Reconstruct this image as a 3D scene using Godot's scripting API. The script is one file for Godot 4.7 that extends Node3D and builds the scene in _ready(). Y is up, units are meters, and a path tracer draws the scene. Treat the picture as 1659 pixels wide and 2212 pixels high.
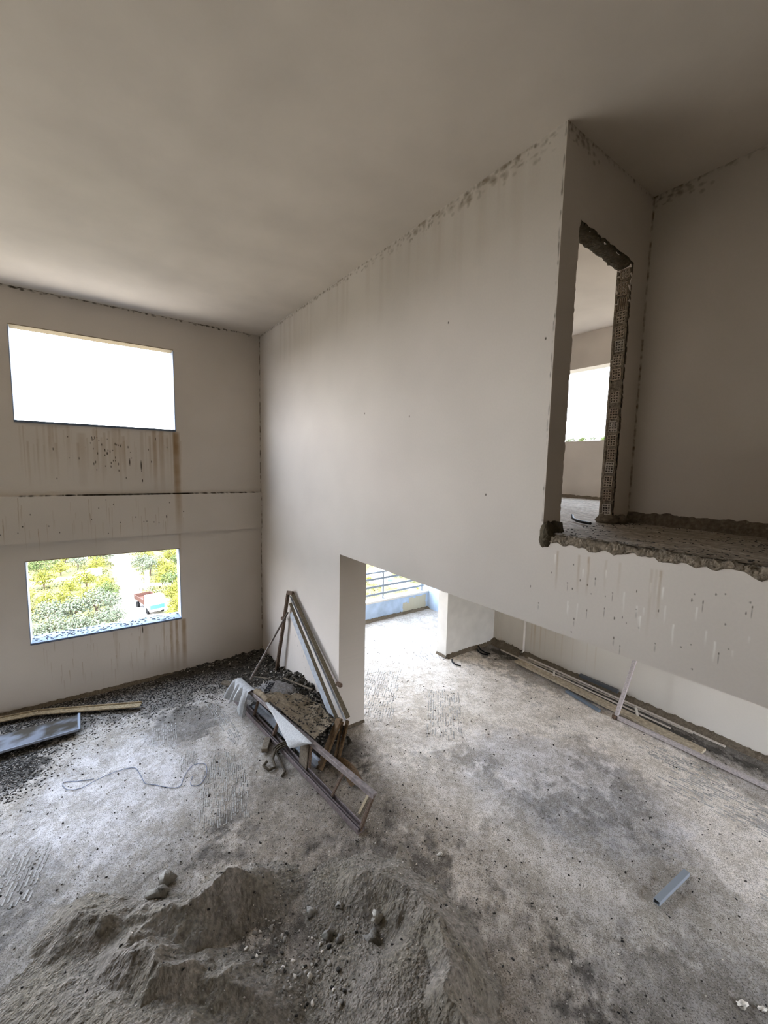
extends Node3D

var rng := RandomNumberGenerator.new()
var mats := {}
var noise_a := FastNoiseLite.new()
var noise_b := FastNoiseLite.new()
var noise_c := FastNoiseLite.new()

# ------------------------------------------------------------------ mesh builder
class MB:
	var v := PackedVector3Array()
	var n := PackedVector3Array()
	var uv := PackedVector2Array()
	var col := PackedColorArray()
	var idx := PackedInt32Array()
	var tint := Color.WHITE
	func tri_i(a: int, b: int, c: int, nr: Vector3) -> void:
		if (v[b] - v[a]).cross(v[c] - v[a]).dot(nr) > 0.0:
			idx.append_array(PackedInt32Array([a, c, b]))
		else:
			idx.append_array(PackedInt32Array([a, b, c]))
	func vert(p: Vector3, nr: Vector3, t := Vector2.ZERO) -> int:
		v.append(p); n.append(nr); uv.append(t); col.append(tint)
		return v.size() - 1
	func quad(a: Vector3, b: Vector3, c: Vector3, d: Vector3, nr := Vector3.ZERO, ua := Vector2.ZERO, ub := Vector2.ZERO, uc := Vector2.ZERO, ud := Vector2.ZERO) -> void:
		if nr == Vector3.ZERO:
			nr = (c - a).cross(b - d).normalized()
		var i := vert(a, nr, ua)
		vert(b, nr, ub); vert(c, nr, uc); vert(d, nr, ud)
		tri_i(i, i + 1, i + 2, nr)
		tri_i(i, i + 2, i + 3, nr)
	func tri(a: Vector3, b: Vector3, c: Vector3, nr := Vector3.ZERO) -> void:
		if nr == Vector3.ZERO:
			nr = (b - a).cross(c - a).normalized()
		var i := vert(a, nr); vert(b, nr); vert(c, nr)
		tri_i(i, i + 1, i + 2, nr)
	# chamfered box in a basis
	func box(c: Vector3, s: Vector3, b := Basis.IDENTITY, ch := 0.0) -> void:
		var h := s * 0.5
		var e := minf(ch, minf(h.x, minf(h.y, h.z)) * 0.9)
		var ax: Array[Vector3] = [b.x, b.y, b.z]
		var hs: Array[float] = [h.x, h.y, h.z]
		for i in 3:
			var j := (i + 1) % 3
			var k := (i + 2) % 3
			for sg: float in [-1.0, 1.0]:
				var o: Vector3 = c + ax[i] * (hs[i] * sg)
				var u: Vector3 = ax[j] * (hs[j] - e)
				var w: Vector3 = ax[k] * (hs[k] - e)
				quad(o - u - w, o + u - w, o + u + w, o - u + w, ax[i] * sg)
				if e > 0.0:
					for s2: float in [-1.0, 1.0]:
						# edge strip between face i(sg) and face j(s2)
						var p0: Vector3 = c + ax[i] * (hs[i] * sg) + ax[j] * ((hs[j] - e) * s2)
						var p1: Vector3 = c + ax[i] * ((hs[i] - e) * sg) + ax[j] * (hs[j] * s2)
						var w2: Vector3 = ax[k] * (hs[k] - e)
						quad(p0 - w2, p1 - w2, p1 + w2, p0 + w2, (ax[i] * sg + ax[j] * s2).normalized())
						if i == 0:
							for s3: float in [-1.0, 1.0]:
								var q0: Vector3 = c + ax[0] * (hs[0] * sg) + ax[1] * ((hs[1] - e) * s2) + ax[2] * ((hs[2] - e) * s3)
								var q1: Vector3 = c + ax[0] * ((hs[0] - e) * sg) + ax[1] * (hs[1] * s2) + ax[2] * ((hs[2] - e) * s3)
								var q2: Vector3 = c + ax[0] * ((hs[0] - e) * sg) + ax[1] * ((hs[1] - e) * s2) + ax[2] * (hs[2] * s3)
								tri(q0, q1, q2, (ax[0] * sg + ax[1] * s2 + ax[2] * s3).normalized())
	# a bar of w x h from a to b; up says which way its h lies
	func bar(a: Vector3, b: Vector3, w: float, h: float, up := Vector3.UP, ch := 0.002) -> void:
		var z := (b - a).normalized()
		var x := up.cross(z).normalized()
		var y := z.cross(x)
		box((a + b) * 0.5, Vector3(w, h, (b - a).length()), Basis(x, y, z), ch)
	func tube(path: Array, r: float, sides := 8, caps := true) -> void:
		var rings := []
		var up := Vector3.UP
		for i in path.size():
			var t: Vector3 = (path[mini(i + 1, path.size() - 1)] - path[maxi(i - 1, 0)]).normalized()
			var x := up.cross(t)
			if x.length() < 0.05:
				x = Vector3.RIGHT.cross(t)
			x = x.normalized()
			var y := t.cross(x).normalized()
			var ring := []
			for k in sides + 1:
				var an := TAU * k / sides
				var nr := x * cos(an) + y * sin(an)
				ring.append(vert(path[i] + nr * r, nr, Vector2(float(k) / sides, i)))
			rings.append(ring)
		for i in path.size() - 1:
			for k in sides:
				var a: int = rings[i][k]
				var b: int = rings[i][k + 1]
				var c: int = rings[i + 1][k + 1]
				var d: int = rings[i + 1][k]
				var nr := (n[a] + n[c]).normalized()
				tri_i(a, b, c, nr); tri_i(a, c, d, nr)
		if caps:
			for e: int in [0, path.size() - 1]:
				var nr: Vector3 = (path[0] - path[1]).normalized() if e == 0 else (path[-1] - path[-2]).normalized()
				var m := vert(path[e], nr)
				var f := []
				for k in sides + 1:
					f.append(vert(v[rings[e][k]], nr))
				for k in sides:
					tri_i(m, f[k], f[k + 1], nr)
	# rows x cols grid of points; smooth normals turned towards face_to
	func grid(pts: Array, face_to := Vector3.UP, cols: Array = [], two := false) -> void:
		var r := pts.size()
		var c: int = pts[0].size()
		var i0 := v.size()
		for i in r:
			for j in c:
				var du: Vector3 = pts[mini(i + 1, r - 1)][j] - pts[maxi(i - 1, 0)][j]
				var dv: Vector3 = pts[i][mini(j + 1, c - 1)] - pts[i][maxi(j - 1, 0)]
				var nr := du.cross(dv).normalized()
				if nr.dot(face_to) < 0.0:
					nr = -nr
				if cols.size():
					tint = cols[i][j]
				vert(pts[i][j], nr, Vector2(float(j) / (c - 1), float(i) / (r - 1)))
		for i in r - 1:
			for j in c - 1:
				var a := i0 + i * c + j
				tri_i(a, a + 1, a + c + 1, n[a])
				tri_i(a, a + c + 1, a + c, n[a])
	func mesh(m: Material) -> ArrayMesh:
		var arr := []
		arr.resize(Mesh.ARRAY_MAX)
		arr[Mesh.ARRAY_VERTEX] = v
		arr[Mesh.ARRAY_NORMAL] = n
		arr[Mesh.ARRAY_TEX_UV] = uv
		arr[Mesh.ARRAY_COLOR] = col
		arr[Mesh.ARRAY_INDEX] = idx
		var am := ArrayMesh.new()
		am.add_surface_from_arrays(Mesh.PRIMITIVE_TRIANGLES, arr)
		am.surface_set_material(0, m)
		return am

# ------------------------------------------------------------------ objects
func obj(called: String, mb, m: Material, parent: Node = self) -> MeshInstance3D:
	var o := MeshInstance3D.new()
	o.name = called
	o.mesh = mb.mesh(m) if mb is MB else mb
	parent.add_child(o, true)
	number(o, called, parent)
	return o

func number(o: Node, called: String, parent: Node) -> void:
	var k := 0
	var nm := called
	while parent.has_node(nm) and parent.get_node(nm) != o:
		k += 1
		nm = "%s_%03d" % [called, k]
	o.name = nm

func tag(o: Node, label: String, category: String, group := "", kind := "") -> Node:
	o.set_meta("label", label)
	o.set_meta("category", category)
	if group:
		o.set_meta("group", group)
	if kind:
		o.set_meta("kind", kind)
	return o

func thing(called: String, label: String, category: String, at := Vector3.ZERO, group := "") -> Node3D:
	var o := Node3D.new()
	o.name = called
	add_child(o, true)
	number(o, called, self)
	o.position = at
	tag(o, label, category, group)
	return o

func struct(called: String, mb, m: Material, label: String, category: String) -> MeshInstance3D:
	var o := obj(called, mb, m)
	tag(o, label, category, "", "structure")
	return o

func mat(key: String, c: Color, rough := 0.9, metal := 0.0) -> StandardMaterial3D:
	if mats.has(key):
		return mats[key]
	var m := StandardMaterial3D.new()
	m.albedo_color = c
	m.roughness = rough
	m.metallic = metal
	m.metallic_specular = 0.3
	mats[key] = m
	return m

func noise_tex(freq: float, lo: float, hi: float, sd: int, oct := 4, size := 512, as_normal := false) -> NoiseTexture2D:
	var f := FastNoiseLite.new()
	f.noise_type = FastNoiseLite.TYPE_SIMPLEX_SMOOTH
	f.seed = sd
	f.frequency = freq
	f.fractal_octaves = oct
	var t := NoiseTexture2D.new()
	t.width = size; t.height = size
	t.seamless = true
	t.noise = f
	if not as_normal:
		var g := Gradient.new()
		g.set_color(0, Color(lo, lo, lo))
		g.set_color(1, Color(hi, hi, hi))
		t.color_ramp = g
	return t

# triplanar grain (albedo multiplier) and bump
func grain(m: StandardMaterial3D, scale: float, lo: float, hi: float, sd: int, bump := 0.0, freq := 0.02) -> StandardMaterial3D:
	m.uv1_triplanar = true
	m.uv1_world_triplanar = true
	m.uv1_scale = Vector3.ONE * scale
	m.albedo_texture = noise_tex(freq, lo, hi, sd, 5)
	if bump > 0.0:
		m.heightmap_enabled = true
		m.heightmap_texture = noise_tex(freq * 1.6, 0.0, 1.0, sd + 7, 5)
		m.heightmap_scale = bump
	return m

# ------------------------------------------------------------------ walls
# a flat slab: origin o, width axis u, height axis w, thickness axis t (inside face at o); outer rect, holes as Rect2 in (u,w) metres
func slab(mb: MB, o: Vector3, u: Vector3, w: Vector3, t: Vector3, r: Rect2, holes: Array = [], uvr := Rect2()) -> void:
	var us := [r.position.x, r.end.x]
	var ws := [r.position.y, r.end.y]
	for h: Rect2 in holes:
		us.append_array([h.position.x, h.end.x])
		ws.append_array([h.position.y, h.end.y])
	us.sort(); ws.sort()
	var nf := -t.normalized()
	var uvq := func(a: float, b: float) -> Vector2:
		return Vector2((a - uvr.position.x) / uvr.size.x, 1.0 - (b - uvr.position.y) / uvr.size.y) if uvr.size.x > 0.0 else Vector2(a, b)
	for i in us.size() - 1:
		for j in ws.size() - 1:
			if us[i + 1] - us[i] < 1e-5 or ws[j + 1] - ws[j] < 1e-5:
				continue
			var m := Vector2((us[i] + us[i + 1]) * 0.5, (ws[j] + ws[j + 1]) * 0.5)
			var inside := false
			for h: Rect2 in holes:
				inside = inside or h.has_point(m)
			if inside:
				continue
			for k in 2:
				var p: Vector3 = o + t * k
				mb.quad(p + u * us[i] + w * ws[j], p + u * us[i + 1] + w * ws[j], p + u * us[i + 1] + w * ws[j + 1], p + u * us[i] + w * ws[j + 1], nf if k == 0 else -nf,
					uvq.call(us[i], ws[j]), uvq.call(us[i + 1], ws[j]), uvq.call(us[i + 1], ws[j + 1]), uvq.call(us[i], ws[j + 1]))
	var rects: Array = [r]
	rects.append_array(holes)
	for q in rects.size():
		var h: Rect2 = rects[q]
		var sg := 1.0 if q == 0 else -1.0
		var a := o + u * h.position.x + w * h.position.y
		var b := o + u * h.end.x + w * h.position.y
		var c := o + u * h.end.x + w * h.end.y
		var d := o + u * h.position.x + w * h.end.y
		var ua: Vector2 = uvq.call(h.position.x, h.position.y)
		var uc: Vector2 = uvq.call(h.end.x, h.end.y)
		var ub := Vector2(uc.x, ua.y)
		var ud := Vector2(ua.x, uc.y)
		mb.quad(a, b, b + t, a + t, -w * sg, ua, ub, ub, ua)
		mb.quad(b, c, c + t, b + t, u * sg, ub, uc, uc, ub)
		mb.quad(c, d, d + t, c + t, w * sg, uc, ud, ud, uc)
		mb.quad(d, a, a + t, d + t, -u * sg, ud, ua, ua, ud)

const YC := 5.729     # ceiling
const YG := 3.069     # gallery floor
const YS := 2.391     # soffit
const X1 := 5.728     # gallery side wall
const XP := 2.874     # pillar edge
const ZG := -1.255    # gallery back wall
const ZB := -4.08     # back wall
const ZF := 7.4       # front wall, behind the camera
const XR := 10.6      # right wall

func _ready() -> void:
	rng.seed = 7
	noise_a.seed = 3; noise_a.frequency = 0.9; noise_a.fractal_octaves = 4
	noise_b.seed = 11; noise_b.frequency = 4.0; noise_b.fractal_octaves = 4
	noise_c.seed = 23; noise_c.frequency = 16.0; noise_c.fractal_octaves = 3
	# ---- camera
	var cam := Camera3D.new()
	cam.name = "camera"
	cam.fov = 101.367
	cam.keep_aspect = Camera3D.KEEP_HEIGHT
	cam.near = 0.05
	cam.far = 900.0
	cam.basis = Basis.from_euler(Vector3(deg_to_rad(-6.062), deg_to_rad(54.2006), deg_to_rad(1.2112)), EULER_ORDER_YXZ)
	cam.position = Vector3(7.4451, 3.5, 2.6200)
	add_child(cam)
	# ---- sky and sun
	var env := Environment.new()
	env.background_mode = Environment.BG_SKY
	var sky := Sky.new()
	var ps := ProceduralSkyMaterial.new()
	ps.sky_top_color = Color(0.80, 0.88, 1.0)
	ps.sky_horizon_color = Color(0.98, 0.98, 1.0)
	ps.sky_curve = 0.25
	ps.ground_bottom_color = Color(0.35, 0.34, 0.26)
	ps.ground_horizon_color = Color(0.6, 0.6, 0.55)
	ps.sky_energy_multiplier = 2.5
	ps.ground_energy_multiplier = 1.4
	ps.sun_angle_max = 1.0
	sky.sky_material = ps
	env.sky = sky
	env.ambient_light_source = Environment.AMBIENT_SOURCE_SKY
	env.tonemap_mode = Environment.TONE_MAPPER_LINEAR
	env.tonemap_exposure = 2.4
	env.sdfgi_enabled = true
	env.ssao_enabled = true
	env.ssil_enabled = true
	var we := WorldEnvironment.new()
	we.name = "environment"
	we.environment = env
	add_child(we)
	var sun := DirectionalLight3D.new()
	sun.name = "sun"
	sun.light_color = Color(1.0, 0.97, 0.92)
	sun.light_energy = 2.1
	sun.light_angular_distance = 0.5
	sun.shadow_enabled = true
	sun.basis = Basis.looking_at(-Vector3(0.35, 0.88, 0.32).normalized())
	add_child(sun)

	make_materials()
	build_shell()
	build_openings()
	build_floor()
	build_gallery()
	build_balcony()
	build_outdoors()
	build_heaps()
	build_frames()
	build_debris()
	build_boards()
	build_back_room()
	build_scatter()

# ------------------------------------------------------------------ painted plaster (stains, mould, drips)
func plaster_image(w: int, h: int, base: Color, sd: int, spread := 0.05) -> Image:
	var f := FastNoiseLite.new()
	f.seed = sd; f.frequency = 0.02; f.fractal_octaves = 4
	var lo := f.get_image(maxi(w / 8, 8), maxi(h / 8, 8))
	lo.resize(w, h, Image.INTERPOLATE_CUBIC)
	var a := lo.get_data()
	f.seed = sd + 1; f.frequency = 0.2
	var fi := f.get_image(w, h)
	var b := fi.get_data()
	var out := PackedByteArray()
	out.resize(w * h * 3)
	var r := base.r * 255.0
	var g := base.g * 255.0
	var bl := base.b * 255.0
	for i in w * h:
		var k := 1.0 - spread * (a[i] / 255.0) - spread * 0.3 * (b[i] / 255.0)
		out[i * 3] = int(r * k)
		out[i * 3 + 1] = int(g * k)
		out[i * 3 + 2] = int(bl * k)
	return Image.create_from_data(w, h, false, Image.FORMAT_RGB8, out)

# img covers sz metres; (u, v) metres from its lower left corner
func dab(img: Image, sz: Vector2, u: float, v: float, ru: float, rv: float, c: Color, al: float) -> void:
	var w := img.get_width()
	var h := img.get_height()
	var cx := u / sz.x * w
	var cy := (1.0 - v / sz.y) * h
	var rx := maxf(ru / sz.x * w, 0.7)
	var ry := maxf(rv / sz.y * h, 0.7)
	for y in range(maxi(0, int(cy - ry)), mini(h, int(cy + ry) + 2)):
		for x in range(maxi(0, int(cx - rx)), mini(w, int(cx + rx) + 2)):
			var d := Vector2((x + 0.5 - cx) / rx, (y + 0.5 - cy) / ry).length()
			if d < 1.0:
				img.set_pixel(x, y, img.get_pixel(x, y).lerp(c, al * (1.0 - d * d)))

func streak(img: Image, sz: Vector2, u: float, v0: float, v1: float, wd: float, c: Color, al: float) -> void:
	var w := img.get_width()
	var h := img.get_height()
	var y0 := clampi(int((1.0 - v0 / sz.y) * h), 0, h - 1)
	var y1 := clampi(int((1.0 - v1 / sz.y) * h), 0, h - 1)
	var sd := rng.randf() * 100.0
	for y in range(y0, y1):
		var t := float(y - y0) / maxf(1.0, y1 - y0)
		var a := al * (1.0 - t * t) * (0.85 + 0.3 * noise_b.get_noise_2d(sd, y * 0.004)) * minf(1.0, t * 30.0 + 0.3)
		var hw := maxf(wd * 0.5 / sz.x * w, 0.6)
		var cx := (u + 0.004 * noise_a.get_noise_2d(sd, y * 0.02)) / sz.x * w
		for x in range(maxi(0, int(cx - hw)), mini(w, int(cx + hw) + 2)):
			var d := absf(x + 0.5 - cx) / hw
			if d < 1.0:
				img.set_pixel(x, y, img.get_pixel(x, y).lerp(c, clampf(a * (1.0 - d * d), 0.0, 1.0)))

func image_mat(key: String, img: Image) -> StandardMaterial3D:
	var m := mat(key, Color.WHITE, 0.92)
	m.albedo_texture = ImageTexture.create_from_image(img)
	return m

const PLASTER := Color(0.85, 0.812, 0.765)
const MOULD := Color(0.17, 0.14, 0.10)
const RUST := Color(0.50, 0.37, 0.22)

func make_materials() -> void:
	grain(mat("plaster", PLASTER), 0.35, 0.93, 1.0, 5, 0.0, 0.006)
	grain(mat("ceiling", Color(0.85, 0.805, 0.75)), 0.3, 0.93, 1.0, 15, 0.0, 0.006)
	grain(mat("mortar", Color(0.52, 0.47, 0.40)), 1.5, 0.65, 1.0, 25, 1.2, 0.03)
	grain(mat("lip", Color(0.60, 0.545, 0.47)), 1.5, 0.6, 1.0, 26, 1.2, 0.03)
	grain(mat("concrete", Color(0.50, 0.46, 0.40)), 1.2, 0.7, 1.0, 27, 0.6, 0.03)
	grain(mat("bare_wall", Color(0.48, 0.45, 0.42)), 0.8, 0.8, 1.0, 28, 0.3, 0.02)
	grain(mat("pale_blue", Color(0.74, 0.81, 0.89)), 0.6, 0.85, 1.0, 29, 0.0, 0.01)  # pale blue tone of the balcony parapet and end wall
	grain(mat("white_wash", Color(0.86, 0.84, 0.80)), 0.5, 0.93, 1.0, 33, 0.0, 0.01)
	# left wall: 3.8 m of z, all its height
	var sz := Vector2(3.8, YC)
	var img := plaster_image(900, 1350, PLASTER, 41)
	for q in [[1.37, 4.0, 2.3, 0.12, 0.7], [1.40, 4.0, 3.0, 0.05, 0.4], [1.58, 4.0, 3.0, 0.08, 0.35], [1.68, 4.0, 3.02, 0.07, 0.42], [1.85, 3.98, 3.1, 0.06, 0.16], [2.14, 4.0, 3.0, 0.04, 0.22], [2.2, 4.0, 3.3, 0.1, 0.2], [2.42, 3.95, 3.4, 0.04, 0.2], [2.6, 3.9, 3.05, 0.12, 0.16], [2.75, 4.0, 3.4, 0.05, 0.16], [2.95, 4.0, 3.2, 0.06, 0.14], [1.34, 0.92, 0.0, 0.09, 0.65], [1.45, 0.92, 0.0, 0.055, 0.55], [1.53, 0.92, 0.0, 0.06, 0.5], [1.64, 0.92, 0.2, 0.03, 0.35], [1.9, 0.9, 0.3, 0.1, 0.16], [2.3, 0.9, 0.2, 0.06, 0.14], [1.36, 2.35, 1.9, 0.04, 0.25]]:
		streak(img, sz, q[0], q[1], q[2], q[3], RUST, q[4])
	for i in 60:
		streak(img, sz, rng.randf_range(1.3, 3.3), 4.0 - rng.randf() * 0.3, rng.randf_range(3.1, 3.7), rng.randf_range(0.012, 0.05), RUST, rng.randf_range(0.05, 0.2))
	for i in 50:
		var v0 := rng.randf_range(2.5, 3.0)
		streak(img, sz, rng.randf_range(1.3, 3.5), v0, v0 - rng.randf_range(0.1, 0.4), 0.012, RUST, rng.randf_range(0.1, 0.3))
	for i in 60:
		var v0 := rng.randf_range(0.3, 0.92)
		streak(img, sz, rng.randf_range(1.4, 3.2), v0, v0 - rng.randf_range(0.05, 0.35), 0.009, RUST, rng.randf_range(0.1, 0.4))
	for i in 46:   # dark drip marks below the upper window
		var u := rng.randf_range(1.5, 3.0) if i < 26 else rng.randf_range(2.1, 2.5)
		var v := rng.randf_range(3.25, 3.92)
		dab(img, sz, u, v, 0.006, rng.randf_range(0.008, 0.03), MOULD, 0.85)
	for q in [[2.02, 3.5, 0.11], [1.87, 3.45, 0.16], [1.86, 3.22, 0.05], [2.3, 3.62, 0.05], [1.94, 0.85, 0.12], [1.3, 2.72, 0.02], [3.3, 2.6, 0.02], [1.55, 2.65, 0.05]]:
		dab(img, sz, q[0], q[1], 0.009, q[2] * 0.6, MOULD, 0.9)
	for i in 18:
		dab(img, sz, rng.randf_range(1.4, 3.6), rng.randf_range(2.4, 2.95), 0.007, 0.014, MOULD, 0.7)
	for i in 220:  # grime on the ledge
		var u := rng.randf_range(0.0, 3.3) if i < 100 else rng.randf_range(1.2, 2.6)
		dab(img, sz, u, 3.012, rng.randf_range(0.01, 0.06), 0.012, MOULD, rng.randf_range(0.15, 0.7))
	for i in 150:  # mould along the ceiling and the corner
		var u := pow(rng.randf(), 0.8) * 3.7
		dab(img, sz, u, YC - rng.randf() * rng.randf() * 0.04, rng.randf_range(0.008, 0.04), rng.randf_range(0.006, 0.018), MOULD, rng.randf_range(0.15, 0.7))
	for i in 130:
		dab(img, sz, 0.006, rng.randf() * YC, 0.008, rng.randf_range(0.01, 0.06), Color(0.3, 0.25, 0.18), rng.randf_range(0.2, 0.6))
	image_mat("wall_left", img)
	# back wall: 8 m of x
	sz = Vector2(8.0, YC)
	img = plaster_image(1900, 1360, PLASTER, 51, 0.06)
	for i in 520:
		var t := rng.randf()
		var u := t * 5.7
		var wd := 0.25 + 0.75 * smoothstep(0.3, 1.0, t)
		dab(img, sz, u, YC - 0.01 - pow(rng.randf(), 2.5) * 0.13 * wd, rng.randf_range(0.008, 0.03), rng.randf_range(0.008, 0.022), Color(0.30, 0.25, 0.17), rng.randf_range(0.05, 0.26))
	for i in 90:
		var u := rng.randf_range(0.2, 5.6)
		streak(img, sz, u, YC - 0.02, YC - rng.randf_range(0.1, 0.9), rng.randf_range(0.03, 0.12), Color(0.58, 0.48, 0.38), rng.randf_range(0.02, 0.07))
	for i in 26:
		var u := rng.randf_range(4.2, 5.6)
		dab(img, sz, u, YC - rng.randf() * 0.1, rng.randf_range(0.02, 0.05), rng.randf_range(0.015, 0.05), Color(0.36, 0.29, 0.2), rng.randf_range(0.1, 0.3))
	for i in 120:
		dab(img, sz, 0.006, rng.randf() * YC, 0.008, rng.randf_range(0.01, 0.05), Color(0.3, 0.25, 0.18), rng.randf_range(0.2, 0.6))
	for i in 70:   # dark dashes and pale splashes on the beam under the gallery
		var u := rng.randf_range(5.6, 7.9)
		var v := rng.randf_range(2.42, 2.95)
		dab(img, sz, u, v, rng.randf_range(0.002, 0.005), rng.randf_range(0.004, 0.012), MOULD, 0.75)
		if i % 3 == 0:
			dab(img, sz, u, v - 0.03, 0.002, 0.03, MOULD, 0.35)
	for i in 34:
		var v0 := rng.randf_range(2.6, 2.96)
		streak(img, sz, rng.randf_range(5.75, 7.9), v0, v0 - rng.randf_range(0.04, 0.14), 0.012, Color(0.97, 0.96, 0.93), rng.randf_range(0.3, 0.8))
	for i in 16:
		streak(img, sz, rng.randf_range(5.75, 7.9), 2.96, rng.randf_range(2.5, 2.85), 0.02, RUST, rng.randf_range(0.1, 0.35))
	for i in 40:   # mould by the free edge
		dab(img, sz, X1 - 0.006 - rng.randf() * 0.01, rng.randf_range(3.1, YC), 0.006, rng.randf_range(0.01, 0.06), MOULD, rng.randf_range(0.1, 0.4))
	for q in [[5.66, 4.4], [4.7, 4.75], [3.4, 4.1], [4.2, 4.0], [5.2, 3.3]]:
		dab(img, sz, q[0], q[1], 0.008, 0.012, MOULD, 0.8)
	# scuffs and drips on the pillar foot
	for i in 30:
		dab(img, sz, rng.randf_range(1.0, 2.8), rng.randf_range(0.1, 0.9), 0.004, rng.randf_range(0.006, 0.03), MOULD, 0.6)
	image_mat("wall_back", img)
	# generic mouldy plaster for the gallery walls: 5 m by 2.66 m
	sz = Vector2(5.0, 2.8)
	img = plaster_image(1100, 620, PLASTER, 61)
	for i in 240:
		var u := rng.randf() * 5.0 if i > 60 else rng.randf() * 0.4
		dab(img, sz, u, 2.66 - pow(rng.randf(), 2.0) * (0.03 if i > 60 else 0.12), rng.randf_range(0.008, 0.025), rng.randf_range(0.006, 0.02), Color(0.3, 0.25, 0.17), rng.randf_range(0.05, 0.3))
	for i in 120:
		var v := rng.randf() * 2.66
		dab(img, sz, 0.005, v, 0.008, rng.randf_range(0.01, 0.04), Color(0.4, 0.33, 0.24), rng.randf_range(0.1, 0.4))
		dab(img, sz, 1.25, v, 0.01, rng.randf_range(0.01, 0.03), Color(0.4, 0.33, 0.24), rng.randf_range(0.1, 0.4))
	image_mat("wall_gallery", img)
	# back room wall with rust runs
	sz = Vector2(5.0, 2.4)
	img = plaster_image(900, 430, Color(0.85, 0.82, 0.77), 71)
	for q in [[0.13, 0.03], [0.2, 0.05], [0.32, 0.035], [0.42, 0.02], [0.62, 0.02], [0.75, 0.03], [0.95, 0.02], [1.2, 0.02], [1.35, 0.03]]:
		streak(img, sz, q[0], 2.3, -0.6, q[1], Color(0.62, 0.47, 0.28), 0.55 if q[0] < 0.4 else 0.25)
	image_mat("wall_room", img)

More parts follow.
